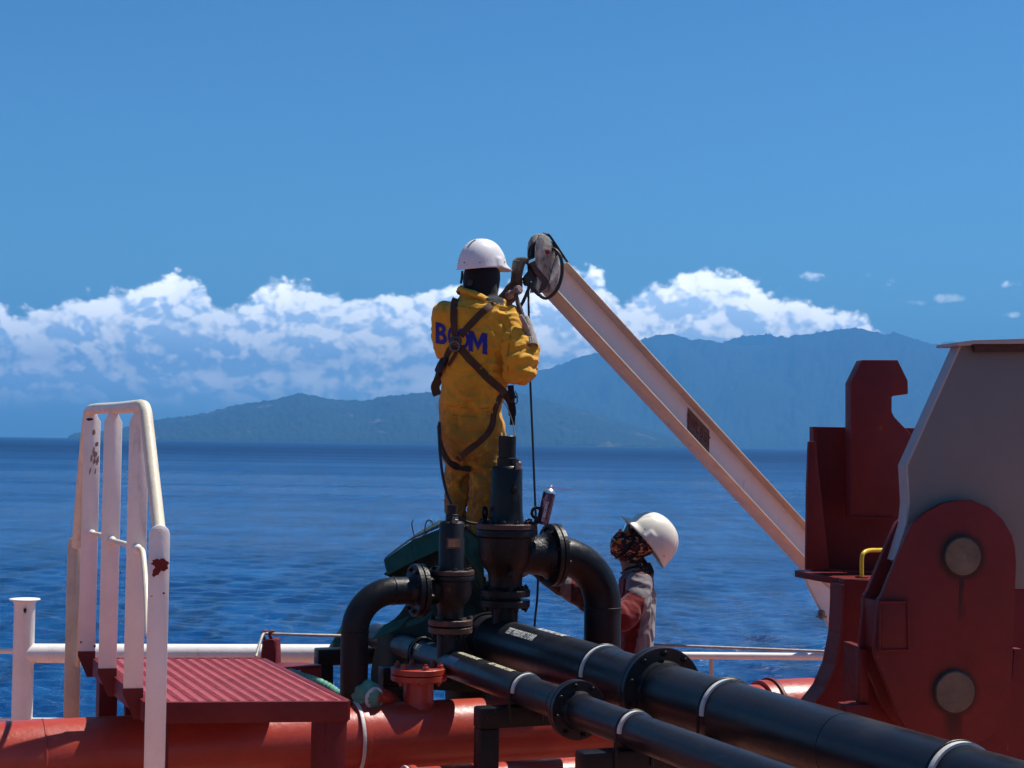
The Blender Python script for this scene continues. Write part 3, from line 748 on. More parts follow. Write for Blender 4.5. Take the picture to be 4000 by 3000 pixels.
q = D_+F*.18-L*.05; MB().obox(Vector((q.x, q.y, ZP/2-.03)), F*.04, L*.03, Zu*(ZP/2-.03)).build('leg', dred, pl, bevel=.004)

# ---- handrail of the platform
hr = empty('handrail', at(500, 2700, 7.3), 'white flat-bar handrail with bent top tube standing on the left of the platform', 'handrail')
W = .0805
def hat(x, y, Y): return at(x, y, Y*KH)
def vbar(xt, yt, xb, yb, Y, top='taper', foot=False, m=white, round_top=False):
    pt, pb = hat(xt, yt, Y), hat(xb, yb, Y); d = F*.55+Vector((1, 0, 0))*.45; d.normalize(); hw = W/2; n_ = d.cross(Zu).normalized()*.006
    c = Vector(((pt.x+pb.x)/2, pt.y, 0)); cx = pb.x if abs(pt.x-pb.x) < .02 else (pt.x+pb.x)/2
    base = Vector((pt.x, pt.y, 0)); zt, zb = pt.z, pb.z
    if top == 'round': P = [(hw*math.cos(a), zt-hw+hw*math.sin(a)) for a in [PI*i/10 for i in range(11)]]
    elif top == 'taper': P = [(hw, zt-.05), (hw*.62, zt-.022), (hw*.5, zt), (-hw*.5, zt), (-hw*.62, zt-.022), (-hw, zt-.05)]
    P += [(-hw, zb), (hw, zb)]
    o = MB().prism([base+d*a+Zu*z-n_ for a, z in P], n_*2).build('post', m, hr, bevel=.0015, seg=1)
    if foot:
        P = [(hw+.0015, zb+.002), (-hw-.0015, zb+.002), (-hw-.0015, zb-.02), (hw*.1, zb-.125), (hw+.0015, zb-.125)]
        MB().prism([base+d*a+Zu*z-n_*1.3 for a, z in P], n_*2.6).build('post_foot', dred, hr)
    return base
vbar(361, 1608, 352, 2545, 7.2, foot=True); vbar(443, 1606, 430, 2612, 6.6, foot=True); vbar(545, 1600, 530, 2690, 6.07, foot=True)
vbar(624, 2050, 600, 3100, 5.69, 'round'); vbar(296, 2095, 292, 2835, 7.55, 'round', m=tan)
tp = [hat(300, 2135, 7.50), hat(322, 1850, 7.38), hat(343, 1640, 7.26), hat(352, 1606, 7.21), hat(375, 1597, 7.08), hat(450, 1594, 6.6), hat(530, 1587, 6.12), hat(552, 1586, 6.02), hat(566, 1600, 5.98), hat(577, 1680, 5.93), hat(622, 2085, 5.70)]
MB().tube(smooth_path(tp, 6), .0266, 20).build('top_tube', cream, hr)
rp_ = [hat(362, 2085, 7.19), hat(400, 2092, 6.9), hat(443, 2112, 6.59), hat(500, 2128, 6.3), hat(540, 2143, 6.07), hat(552, 2148, 6.03), hat(560, 2175, 5.98), hat(572, 2330, 5.85), hat(578, 2480, 5.72)]
MB().tube(smooth_path(rp_, 6), .012, 12).build('middle_rod', cream, hr)
MB().tube(smooth_path([hat(330, 2130, 7.2), hat(318, 2330, 7.3), hat(305, 2600, 7.52)], 5), .012, 12).build('middle_rod', tan, hr)
for x, y, Y in ((358, 2085, 7.188), (437, 2113, 6.588), (536, 2145, 6.058)): MB().lathe(hat(x, y, Y), Vector((0, -1, 0)), [(0, .022), (.004, .019), (.01, .012)], seg=16, smooth=True).build('weld_bead', white, hr)
# paint scars: red splash and dark chips, thin raised films of paint
def blot(px, py, w, h, Y, m, seed, root, n=22, ang=0):
    r = random.Random(seed); pts = []
    for i in range(n):
        a = 2*PI*i/n; k = 1+r.uniform(-.28, .22); x_, y_ = w*k*math.cos(a), h*k*math.sin(a)
        pts.append(hat(px+x_*math.cos(ang)-y_*math.sin(ang), py+x_*math.sin(ang)+y_*math.cos(ang), Y))
    MB().prism(pts, Vector((0, .004, 0))).build('paint_scar', m, root)
scar = mat('dark_chip', (.02, .008, .006), .6, bump=0)
blot(628, 2206, 34, 24, 5.645, dred, 3, hr, ang=.3); blot(612, 2230, 16, 24, 5.646, dred, 4, hr, ang=.4); blot(639, 2317, 4, 4, 5.645, dred, 5, hr); blot(350, 1638, 13, 6, 7.15, scar, 6, hr)
blot(592, 2329, 4, 2, 5.645, dred, 8, hr)

stain = mat('brown_grime', (.30, .22, .19), .6, bump=0)
for x, y, w, h, sd_ in ((366,1688,6,11,20),(377,1735,7,10,21),(372,1775,9,12,22),(368,1800,5,16,23),(380,1800,5,18,24),(357,1790,4,14,25),(352,1840,3,14,26),(372,1842,3,12,27),(365,1760,4,14,28)):
    blot(x, y, w, h, 7.15, stain, sd_, hr, ang=.2)
for x, y, w, h, sd_ in ((316,2509,4,4,31),(370,2524,4,6,32),(471,2235,2,5,33),(474,2075,2,4,34)): blot(x, y, w, h, 7.14 if x < 400 else 6.55, scar, sd_, hr)
# ---- ship side railing
ra = empty('railing', atz(700, 2552, 0.87)-Zu*.87, 'white ship side railing with a thick round top pipe behind the platform on the left', 'railing')
q0, q1 = atz(100, 2552, .87), atz(1420, 2554, .87); MB().tube([q0.lerp(q1, i/10) for i in range(11)], .058, 28).build('top_rail', white, ra)
pp = at(97, 2340, q0.y); pv_ = Vector((pp.x, q0.y, 0))
MB().lathe(pv_, Zu, [(0, .0625), (pp.z-.03, .0625), (pp.z-.012, .07), (pp.z-.008, .085)], seg=32, smooth=True).build('post', white, ra)
MB().lathe(pv_+Zu*(pp.z-.006), Zu, [(0, .090), (.004, .092), (.008, .090)], seg=32).build('post_cap', white, ra)
blot(97, 2385, 6, 10, (q0.y-.066)/KH, scar, 9, ra)
MB().tube([at(-200, 2541, q0.y), at(90, 2543, q0.y)], .018, 14).build('side_rail', white, ra)
MB().tube([at(-200, 2808, q0.y), at(890, 2812, q0.y)], .009, 12).build('lower_rail', white, ra)
r3 = empty('railing', atz(2950, 2562, .87)-Zu*.87, 'thin white railing behind the crouching man and left of the red towing bracket', 'railing')
q0, q1 = atz(1500, 2551, .865), atz(3420, 2567, .87); MB().tube([q0.lerp(q1, i/10) for i in range(11)], .0225, 18).build('top_rail', white, r3)
p = along(q0, (q1-q0).normalized(), 2779); MB().tube([p-Zu*.02, Vector((p.x, p.y, 0))], .013, 12).build('post', tan, r3)
p = along(q0, (q1-q0).normalized(), 3212); MB().obox(p-Zu*.09, (.018, 0, 0), (0, .02, 0), (0, 0, .035)).build('rail_clip', tan, r3, bevel=.004)
# ---- mooring wire over its fairlead post
fp = at(1047, 2500, 9.35); fl = empty('wire_fairlead', Vector((fp.x, fp.y, 0)), 'dark red fairlead post with two eyes guiding a pale wire behind the platform', 'fairlead')
MB().prism([at(1018, 2560, 9.35), at(1024, 2506, 9.35), at(1030, 2499, 9.35), at(1066, 2497, 9.35), at(1073, 2503, 9.35), at(1075, 2560, 9.35), at(1075, 2900, 9.35), at(1012, 2900, 9.35)], Vector((.02, .10, 0))).build('post', dred, fl, bevel=.008)
for x in (1035, 1062):
    c = at(x, 2477, 9.38); MB().tube([c-Zu*.035]+arc(c, .016, Vector((.75, .66, 0)), Zu, PI*1.1, -PI*.1, 12), .0085, 10).build('wire_eye', dred, fl)
wire = mat('pale_wire', (.42, .38, .33), .5, metal=.3, var=.2, vscale=40, bump=.5, bscale=200)
w_ = MB().tube(smooth_path([at(1000, 2566, 9.2), at(1022, 2490, 9.33), at(1035, 2474, 9.38), at(1062, 2476, 9.38), at(1310, 2483, 9.45), at(2000, 2500, 9.9), at(2600, 2521, 9.9), at(3420, 2553, 9.75)], 6), .0085, 10).build('mooring_wire', wire)
tag(w_, 'pale thin wire running level over the fairlead post and above the railing', 'wire')
# ---- red channel bench behind the platform
bx = empty('channel_bracket', at(1170, 2700, 9.0), 'dark red folded channel bracket between the platform and the black box frame', 'bracket')
MB().prism([at(1040, 2612, 8.9), at(1088, 2588, 9.35), at(1180, 2586, 9.35), at(1255, 2596, 8.95), at(1250, 2600, 8.9)], -Zu*.012).build('top_plate', dred, bx, bevel=.002)
MB().prism([at(1173, 2603, 8.9), at(1254, 2598, 8.9), at(1254, 2900, 8.9), at(1173, 2900, 8.9)], Vector((0, .012, 0))).build('side_plate', dred, bx)
MB().prism([at(1085, 2607, 8.91), at(1172, 2603, 8.91), at(1172, 2618, 8.91), at(1085, 2622, 8.91)], Vector((0, .01, 0))).build('lip', dred, bx)
# ================================================================= davit
YA, YB = 9.45, 10.5
Pa, Pb = at(2188, 1106, YA), at(3185, 2184, YB)
dax = (Pb-Pa).normalized(); hd = Vector((dax.x, dax.y, 0)).normalized(); wn = hd.cross(Zu).normalized()      # web normal
if wn.y > 0: wn = -wn
un = dax.cross(wn).normalized()
if un.z < 0: un = -un                                # up, perpendicular to the beam
dv = empty('davit', Vector((Pb.x+.35, Pb.y+.2, 0)), 'white steel davit whose I-beam jib slants up to a weathered sheave head above the worker', 'davit')
Hh, Wf, tf, tw = .090, .150, .011, .009
j0, j1 = Pa-dax*.07, Pb+dax*.25; jl = (j1-j0).length; jc = (j0+j1)/2
MB().obox(jc, dax*(jl/2), wn*(tw/2), un*(Hh-tf)).build('web', white, dv)
MB().obox(jc-un*(Hh-tf/2), dax*(jl/2), wn*(Wf/2), un*(tf/2)).build('lower_flange', tan, dv, bevel=.002, seg=1)
MB().obox(jc+un*(Hh-tf/2), dax*(jl/2), wn*(Wf/2), un*(tf/2)).build('upper_flange', tan, dv, bevel=.002, seg=1)
MB().obox(j1, dax*.006, wn*(Wf/2), un*Hh).build('end_plate', white, dv)
# load plate on the web
rp0 = onp(2728, 1678, jc+wn*(tw/2), wn)
vt = dax*.5
ldir = dax; pw, ph = .205, .070
sk = un*1.0
plm = mat('rusty_load_plate', (.17, .12, .09), .6, var=.3, vscale=25, bump=.5, rust=(.12, (.13, .05, .025)))
pv0 = rp0-un*.008
vup = Vector((0, 0, 1))-dax*0; vup = (Zu-wn*Zu.dot(wn)).normalized()
MB().prism([pv0-ldir*pw*.5-vup*.065, pv0-ldir*pw*.5+vup*.072, pv0+ldir*pw*.55+vup*.072, pv0+ldir*pw*.55-vup*.062], wn*.004).build('load_plate', plm, dv)
tx = text_mesh('SWL 0.5T', .082, .0022, .60)
shr = mat('faded_red_lettering', (.16, .018, .020), .6, var=.2, bump=0)
for v in tx.vertices: v.co = pv0+wn*.0055+ldir*(v.co.x*1.15+.005)+vup*(v.co.y+.004)
tx.materials.append(shr); link('lettering', tx, dv)
# post, knee and foot behind the red bracket
Pp = at(3345, 2300, YB+.1)
MB().tube([Vector((Pp.x, Pp.y, 0)), Vector((Pp.x, Pp.y, 1.75))], .09, 24).build('post', white, dv)
gz = lambda x, y: at(x, y, YB-.02)
MB().prism([gz(3140, 2240), gz(3172, 2240), gz(3296, 2350), gz(3330, 2360), gz(3330, 2560), gz(3262, 2510), gz(3248, 2472), gz(3225, 2420)], Vector((-.004, .012, 0))).build('knee_plate', white, dv)
MB().tube([gz(3146, 2262), gz(3178, 2330), gz(3225, 2420), gz(3248, 2472), gz(3258, 2530)], .008, 8).build('knee_edge', tan, dv)
MB().lathe(at(3208, 2398, YB-.05)-Zu*.035, Zu, [(0, .014), (.012, .014), (.013, .035), (.024, .035), (.025, .024), (.05, .022), (.06, .010)], seg=14).build('turning_bolt', steel, dv)
# sheave head
cq = lambda x, y: (1600+x/2.765, 850+y/2.765)
hn = Vector((.35, -.94, 0)).normalized()             # the cheeks face a little to the right
Hc = at(2125, 985, 9.30)
def hp(x, y, off=0): X, Y = cq(x, y); return onp(X, Y, Hc-hn*off, hn)
front = [(1400,185),(1372,250),(1358,330),(1355,420),(1362,500),(1385,575),(1420,640),(1505,690),(1535,560),(1565,450),(1575,410),(1562,350),(1540,290),(1510,230),(1478,190),(1440,172)]
MB().prism([hp(x, y) for x, y in front], -hn*.010).build('cheek_plate', flaked, dv, bevel=.002, seg=1)
rear = [(1318,205),(1290,260),(1276,330),(1276,420),(1290,480),(1330,470),(1420,640),(1500,600),(1520,400),(1500,260),(1440,185),(1370,172)]
MB().prism([hp(x, y, .075) for x, y in rear], -hn*.010).build('cheek_plate', flaked, dv, bevel=.002, seg=1)
cc = hp(1440, 400, .04); 
MB().lathe(cc-hn*.022, hn, [(0, .050), (0, .085), (.008, .085), (.020, .070), (.024, .070), (.036, .085), (.044, .085), (.044, .05)], seg=40).build('sheave', castiron, dv)
MB().lathe(hp(1487, 372)-hn*.1, hn, [(0, .008), (.10, .008), (.101, .014), (.108, .013), (.109, .007), (.118, .006)], seg=12).build('sheave_pin', mat('red_pin', (.20, .012, .012), .4, bump=.1), dv)
MB().prism([hp(*q) for q in [(1392,610),(1505,692),(1582,430),(1618,395),(1622,560),(1590,760),(1562,802),(1362,800)]], -hn*.09).build('jib_bracket', flaked, dv, bevel=.002, seg=1)
MB().prism([hp(*q, -.004) for q in [(1322,440),(1368,520),(1510,690),(1470,770),(1405,812),(1400,780),(1430,700),(1350,590),(1310,520)]], -hn*.012).build('guard_strap', rustrim, dv)
MB().obox(hp(1315, 465, -.01), (.018, .004, .009), hn*.012, Zu*.008).build('split_pin', tin, dv)
hose = smooth_path([hp(1530, 330, .02), hp(1580, 355, -.02), hp(1628, 420, -.04), hp(1648, 520, -.05), hp(1640, 640, -.05), hp(1600, 760, -.05), hp(1540, 835, -.03), hp(1470, 870, -.02), hp(1400, 835, -.01), hp(1340, 780, 0), hp(1300, 735, 0)], 8)
o = MB().tube(hose, .0100, 12).build('rope_loop', rub); tag(o, 'thick black rope looped round the sheave head of the davit', 'rope')
topc = [hp(1440, 172, .04), hp(1500, 192, .04), hp(1540, 235, .035)]
for t in (.06, .3, .7, 1.2, 1.9): topc.append(j0+dax*(t+.12)+un*(Hh+.008)+wn*.01)
o = MB().tube(smooth_path(topc, 8), .0072, 8).build('hoist_cable', rub); tag(o, 'dark hoist cable running from the sheave down the top of the white jib', 'cable')
bl = empty('hook_block', hp(1310, 600), 'black hook block hanging under the sheave at the worker\'s raised hand', 'hook block')
MB().prism([hp(*q, .01) for q in [(1290,480),(1345,560),(1372,640),(1340,735),(1320,750),(1290,735),(1262,730),(1245,700),(1250,680),(1236,655),(1262,620),(1300,570)]], -hn*.04).build('block_body', rub, bl, bevel=.006)
MB().lathe(hp(1310, 693, .005), hn, [(0, .004), (.004, .004)], seg=10).build('rivet', tin, bl)
rope = smooth_path([hp(1290, 560, .0), at(2064, 1120, 9.30), at(2066, 1250, 9.30), at(2070, 1450, 9.29), at(2080, 1700, 9.27), at(2090, 1950, 9.24), at(2101, 2200, 9.2), at(2099, 2330, 9.18), at(2088, 2450, 9.17), at(2080, 2700, 9.2)], 6)
o = MB().tube(rope, .0062, 8).build('hanging_rope', rub); tag(o, 'thin dark rope hanging straight down beside the worker in yellow from the sheave head', 'rope')
o = MB().tube(smooth_path([hp(1300, 730, -.01), at(2045, 1175, 9.26), at(2015, 1225, 9.22), at(1996, 1262, 9.2), at(1985, 1300, 9.2)], 6), .0095, 8).build('rope_tail', rub); tag(o, 'short slanting rope tail between the hook block and the hammer hand', 'rope')

# ================================================================= towing bracket on the right
A8 = math.radians(8); F8 = Vector((math.cos(A8), math.sin(A8), 0)); N8 = Vector((math.sin(A8), -math.cos(A8), 0))
def tr(pts, Y, xr=3500, yr=2000): O = at(xr, yr, Y); return [onp(x, y, O, N8) for x, y in pts]
tb_ = empty('towing_bracket', Vector((at(3400, 2600, 8.0).x, 8.0, 0)), 'dark red towing bracket with a tall hook-shaped plate rising above its ledge', 'bracket')
MB().prism(tr([(3369,1406),(3507,1406),(3546,1486),(3548,1536),(3544,1540),(3488,1547),(3484,1552),(3484,1609),(3494,1629),(3600,1738),(3600,2021),(3325,2021),(3325,1496)], 8.1), -N8*.088).build('hook_plate', dred, tb_, bevel=.004)
MB().prism(tr([(3190,1667),(3600,1672),(3600,2236),(3190,2236)], 8.33), -N8*.03).build('back_plate', dred, tb_, bevel=.004)
MB().prism(tr([(3177,1667),(3192,1667),(3192,2236),(3177,2236)], 8.28), -N8*.06).build('back_rib', dred, tb_)
MB().prism(tr([(3161,1724),(3187,1726),(3205,1895),(3241,2226),(3150,2226),(3154,1900)], 8.0), -N8*.03).build('gusset', dred, tb_, bevel=.003)
ZL = 1.585
lt = [atz(3104, 2228, ZL), atz(3301, 2263, ZL), atz(3660, 2275, ZL), atz(4300, 2262, ZL), atz(4300, 2235, ZL), atz(3500, 2224, ZL), atz(3130, 2222, ZL)]
MB().prism(lt, -Zu*.032).build('ledge', dred, tb_, bevel=.003)
MB().prism(tr([(3297,2262),(4300,2262),(4300,3100),(3150,3100),(3150,2800),(3190,2745),(3232,2690),(3268,2603),(3292,2480),(3298,2360)], 7.72), -N8*.10).build('bracket_body', dred, tb_, bevel=.003)
cv = [(3300,2285),(3299,2360),(3293,2480),(3269,2603),(3232,2690),(3190,2745),(3140,2810)]
cb = MB(); ip = tr(cv, 7.70); vs = []
for p in ip: vs += [p-F8*.012+N8*.0, p+F8*.0, p+F8*.0-N8*.17, p-F8*.012-N8*.17]
fs = []
for i in range(len(cv)-1):
    for k in range(4): fs.append((4*i+k, 4*i+(k+1) % 4, 4*i+4+(k+1) % 4, 4*i+4+k))
fs += [(3, 2, 1, 0), tuple(4*(len(cv)-1)+k for k in range(4))]
me = cb.add(vs, fs).mesh('curved_flange', dred); bm = bmesh.new(); bm.from_mesh(me); bmesh.ops.recalc_face_normals(bm, faces=bm.faces); bm.to_mesh(me); bm.free(); link('curved_flange', me, tb_)
q = [at(3366, 2252, 7.55), at(3366, 2185, 7.55), at(3374, 2160, 7.56), at(3395, 2150, 7.6), at(3430, 2149, 7.65), at(3470, 2149, 7.7), at(3490, 2160, 7.72), at(3495, 2185, 7.73), at(3497, 2252, 7.74)]
MB().tube(smooth_path(q, 5), .0095, 14).build('hand_grip', yel, tb_)
MB().lathe(at(3366, 2254, 7.55)-Zu*.004, Zu, [(0, .03), (.006, .03)], seg=16).build('grip_base', dred, tb_)
# ---- pinned link with grey arm
lk = empty('pinned_link', Vector((at(3740, 2450, 6.6).x, 6.6, 1.0)), 'dark red double link plate with two big round steel pins clamping a thick grey arm', 'link')
px1, px2 = tr([(3756, 2172)], 6.6)[0], tr([(3726, 2701)], 6.6)[0]
def grease(g, P, c, rr):
    x, y, z = g.sep(P); wob = (g.noise(g.vmul(P, (1, 1, .12)), 60, 4, .6)-.5)*.06; s = None
    for q, w, ln in ((px1, .018, .34), (px2, .05, .25)):
        d = ((x+wob-q.x).abs()).ss(w, w*.3)*((z-q.z).ss(-.07, -.09)*(z-q.z).ss(-ln, -ln*.4)); s = d if s is None else s.max(d)
        r2 = ((x-q.x)*(x-q.x)+(z-q.z)*(z-q.z)).pow(.5); s = s.max((r2+wob*.5).ss(.115, .082)*.9)
    c, rr = weathered(g, P, c, rr); edge = g.noise(P, 5, 7, .7).ss(.58, .74); c = g.mix(edge*.5, c, (.19, .035, .015))
    return g.mix(s*.8, c, (.012, .005, .004)), rr
lred = mat('greased_shaded_red_paint', (.155, .012, .011), .48, spec=.28, var=.12, vscale=4, bump=.25, bscale=70, fn=grease)  # grease over the darker red that has the shade put in
ol = [(3434,2340),(3446,2325),(3530,2120),(3563,2049),(3615,2003),(3681,1967),(3743,1954),(3799,1954),(3866,1983),(3917,2029),(3953,2090),(3966,2140),(3970,2200),(3964,2362),(3949,2723),(3931,2796),(3892,2856),(3844,2892),(3784,2906),(3700,2900),(3620,2880),(3542,2844),(3512,2802),(3476,2705),(3422,2573),(3416,2536)]
MB().prism(tr(ol, 6.6), -N8*.032).build('link_plate', lred, lk, bevel=.003)
base = tr(ol, 6.6); MB().prism([p-N8*.165 for p in base], -N8*.032).build('link_plate', dred, lk, bevel=.003)
MB().prism([p+N8*.022 for p in tr([(3434,2350),(3548,2350),(3548,2540),(3434,2540)], 6.6)], -N8*.235).build('spacer_block', dred, lk, bevel=.006)
for pts, Yw in (([(3436,2352),(3547,2351),(3549,2538),(3436,2541)], 6.575), ([(3326,2022),(3500,2023)], 8.09), ([(3240,2226),(3330,2234),(3500,2238)], 8.0)):
    q = tr(pts, Yw); q = q+[q[0]] if len(q) == 4 else q; pp_ = []
    for i_ in range(len(q)-1):
        for k_ in range(14): pp_.append(q[i_].lerp(q[i_+1], k_/14))
    MB().tube(pp_, [.0055+.0012*math.sin(k_*2.3) for k_ in range(len(pp_))], 8).build('weld_bead', dred, lk if Yw < 7 else tb_)
for x, y, r in ((3756, 2172, 74), (3726, 2701, 80)):
    c = tr([(x, y)], 6.6)[0]; R = r*6.6/FPX
    MB().lathe(c-N8*.2, N8, [(0, R), (.200+.014, R), (.200+.018, R-.004)], seg=48).build('pin', pinm, lk)
    MB().lathe(c, N8, [(0, R), (0, R+.007), (.003, R+.006), (.004, R)], seg=48, smooth=True).build('pin_rim', mat('dark_grease', (.012, .005, .004), .5, bump=.3), lk)
gp = [(3753,1350),(3799,1350),(4150,1352),(4150,2300),(3700,2300),(3560,2250),(3500,2190),(3543,2049),(3551,1967),(3543,1819),(3558,1785)]
gb = tr(gp, 6.68); MB().prism(gb, -N8*.085, m=0).build('grey_arm', greyp, lk, bevel=.003)
# its lighter edge strip, with rust
ed = [(3500,2190),(3543,2049),(3551,1967),(3543,1819),(3558,1785),(3753,1350)]
ep = tr(ed, 6.68); b = MB(); vs = []
for p in ep: vs += [p+N8*.0-F8*.005, p-N8*.085-F8*.005, p-N8*.085+F8*.004, p+F8*.004]
fs = []
for i in range(len(ed)-1):
    for k in range(4): fs.append((4*i+k, 4*i+(k+1) % 4, 4*i+4+(k+1) % 4, 4*i+4+k))
fs += [(3, 2, 1, 0), tuple(4*(len(ed)-1)+k for k in range(4))]
me = b.add(vs, fs).mesh('pale_edge', greyr); bm = bmesh.new(); bm.from_mesh(me); bmesh.ops.recalc_face_normals(bm, faces=bm.faces); bm.to_mesh(me); bm.free(); link('pale_edge', me, lk)
MB().prism(tr([(3741,1336),(3800,1328),(4150,1318),(4150,1341),(3805,1343),(3790,1349),(3741,1349)], 6.62), -N8*.22).build('top_cap', greyr, lk, bevel=.002)
MB().prism(tr([(3806,1345),(4150,1343),(4150,1372),(3812,1374)], 6.64), -N8*.03).build('rusty_weld_strip', mat('rusty_strip', (.055, .022, .016), .7, var=.3, vscale=30, bump=.8), lk)
st_ = empty('stopper_post', Vector((at(3374, 2700, 6.9).x, 6.9, 0)), 'short dark red post standing under the spacer block of the pinned link', 'post')
MB().prism(tr([(3358,2536),(3392,2536),(3392,2752),(3358,2752)], 6.74), -N8*.05).build('shaft', dred, st_, bevel=.004)
MB().prism(tr([(3345,2752),(3398,2752),(3412,2775),(3412,3100),(3303,3100),(3303,2756),(3330,2756)], 6.72), -N8*.10).build('foot', dred, st_, bevel=.005)
MB().prism(tr([(3392,2540),(3420,2540),(3520,2800),(3560,2860),(3560,3100),(3392,3100)], 6.86), -N8*.30).build('backing_plate', dred, st_)
MB().prism(tr([(3964,2535),(3990,2535),(3990,2660),(3952,2660)], 6.75), -N8*.05).build('side_lug', dred, st_)

# ================================================================= green tarpaulin and cloth
def sheet(name, m, rows, parent, thick=.004, sub=5, amp=.010, sc_=9, seed=0):
    """rows: lists of equal length of 3-D points; refined, wrinkled and given thickness"""
    nr_, nc_ = len(rows), len(rows[0]); cols = [smooth_path([Vector(p) for p in r], sub) for r in rows]
    nc2 = len(cols[0]); lines = [smooth_path([cols[i][j] for i in range(nr_)], sub) for j in range(nc2)]
    nr2 = len(lines[0]); vs = []; fs = []
    for j in range(nc2):
        for i in range(nr2):
            p = lines[j][i]; q = p*sc_+Vector((seed, 0, 0))
            f1 = noise.noise(Vector((q.x*1.0, q.y, q.z*.5))); f2 = abs(noise.noise(Vector((q.x*2.3, q.y*2.3, q.z*.8+seed))))
            vs.append(p+Vector((noise.noise(q*.8+Vector((9, 3, 1))), -f1-f2, .6*noise.noise(q+Vector((3, 7, 1)))))*amp)
    for j in range(nc2-1):
        for i in range(nr2-1): fs.append((j*nr2+i, j*nr2+i+1, (j+1)*nr2+i+1, (j+1)*nr2+i))
    o = MB().add(vs, fs, 0, True).build(name, m, parent, autosmooth=False)
    md = o.modifiers.new('t', 'SOLIDIFY'); md.thickness = thick; return o
tp_ = empty('tarpaulin', at(1650, 2500, 9.4)-Zu*0, 'dark green tarpaulin lashed over deck gear at the feet of the worker in yellow', 'tarpaulin')
a = lambda x, y, Y: at(x, y, Y)
def facet(name, m, quads, parent, amp=.006, n=10, seed=0, thick=.004):
    """flat folded cloth panels: each quad is subdivided and lightly creased"""
    vs = []; fs = []
    for q in quads:
        q = [Vector(p) for p in q]; b0 = len(vs)
        for i in range(n+1):
            for j in range(n+1):
                p = q[0].lerp(q[1], i/n).lerp(q[3].lerp(q[2], i/n), j/n); w = p*7+Vector((seed, 0, 0))
                ed = min(1, 4*min(i/n, 1-i/n, j/n, 1-j/n)+.25)
                vs.append(p+Vector((0, -1, .3))*amp*ed*(noise.noise(w)*1.3-abs(noise.noise(w*2.4))*1.2))
        for i in range(n):
            for j in range(n): k = b0+i*(n+1)+j; fs.append((k, k+1, k+n+2, k+n+1))
    o = MB().add(vs, fs, 0, True).build(name, m, parent, autosmooth=False); md = o.modifiers.new('t', 'SOLIDIFY'); md.thickness = thick; return o
gdk = mat('shaded_green_tarpaulin', (.0035, .022, .014), .7, var=.25, vscale=7, bump=.6, bscale=25)  # darker copy of the tarpaulin green, shade painted into the colour
E1, E2, E3 = a(1499,2186,9.0), a(1608,2112,9.04), a(1722,2064,9.06)
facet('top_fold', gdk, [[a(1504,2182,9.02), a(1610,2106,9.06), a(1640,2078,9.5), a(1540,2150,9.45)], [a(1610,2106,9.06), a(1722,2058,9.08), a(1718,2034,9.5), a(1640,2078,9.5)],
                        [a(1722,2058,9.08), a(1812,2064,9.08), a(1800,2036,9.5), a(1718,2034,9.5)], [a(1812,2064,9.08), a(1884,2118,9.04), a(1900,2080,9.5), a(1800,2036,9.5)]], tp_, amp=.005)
facet('front_fold', greenp, [[E1, E2, a(1625,2188,8.98), a(1512,2246,8.96)], [E2, E3, a(1722,2146,9.0), a(1625,2188,8.98)],
                             [E3, a(1812,2066,9.06), a(1815,2170,9.0), a(1722,2146,9.0)], [a(1812,2066,9.06), a(1886,2120,9.02), a(1892,2260,9.0), a(1815,2170,9.0)]], tp_, amp=.012, seed=4)
facet('side_fold', greenp, [[a(1812,2100,9.04), a(1886,2160,9.02), a(1892,2330,9.06), a(1822,2240,9.04)]], tp_, amp=.02, seed=9)
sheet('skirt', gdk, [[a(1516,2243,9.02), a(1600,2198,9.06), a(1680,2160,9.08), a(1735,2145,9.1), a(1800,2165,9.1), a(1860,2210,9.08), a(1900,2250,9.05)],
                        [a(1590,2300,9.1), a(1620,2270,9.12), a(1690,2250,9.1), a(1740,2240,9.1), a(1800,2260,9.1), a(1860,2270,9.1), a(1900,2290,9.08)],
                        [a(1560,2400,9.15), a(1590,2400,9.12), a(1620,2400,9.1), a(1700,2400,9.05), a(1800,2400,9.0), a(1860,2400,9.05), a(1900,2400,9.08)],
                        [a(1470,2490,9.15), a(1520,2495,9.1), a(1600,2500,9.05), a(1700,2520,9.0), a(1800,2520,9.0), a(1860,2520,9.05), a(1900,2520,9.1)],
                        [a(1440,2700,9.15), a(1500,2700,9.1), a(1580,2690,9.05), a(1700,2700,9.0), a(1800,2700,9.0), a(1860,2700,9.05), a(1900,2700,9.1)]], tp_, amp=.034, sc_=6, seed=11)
facet('left_flap', greenp, [[a(1338,2436,9.7), a(1420,2400,9.7), a(1440,2600,9.65), a(1268,2556,9.62)]], tp_, amp=.02, seed=3)
facet('loose_flap', greenp, [[a(1500,2440,8.95), a(1600,2405,8.93), a(1560,2455,8.9), a(1450,2500,8.9)], [a(1590,2430,8.9), a(1700,2385,8.9), a(1650,2430,8.88), a(1585,2450,8.88)]], tp_, amp=.012, seed=5)
tw_ = mat('brown_twine', (.16, .10, .05), .8, bump=.3)
for pts in ([(1619,2098),(1612,2070),(1608,2045),(1615,2032)], [(1658,2090),(1662,2050),(1672,2032),(1684,2036),(1690,2050)], [(1600,2110),(1640,2100),(1670,2080),(1692,2060)]):
    MB().tube(smooth_path([a(x, y, 9.0) for x, y in pts], 4), .0035, 6).build('lashing', tw_, tp_)
# deck gear under the worker: a capped valve he stands on
gr = empty('deck_valve', at(1850, 2400, 9.45), 'black deck valve hidden under the green tarpaulin that the worker stands on', 'valve')
gc = at(1850, 2255, 9.42); MB().lathe(Vector((gc.x, gc.y, 0)), Zu, [(0, .14), (.6, .14), (.62, .2), (.66, .2), (.68, .15), (gc.z-.06, .15), (gc.z-.05, .26), (gc.z-.002, .26)], seg=32).build('valve_body', castiron, gr)
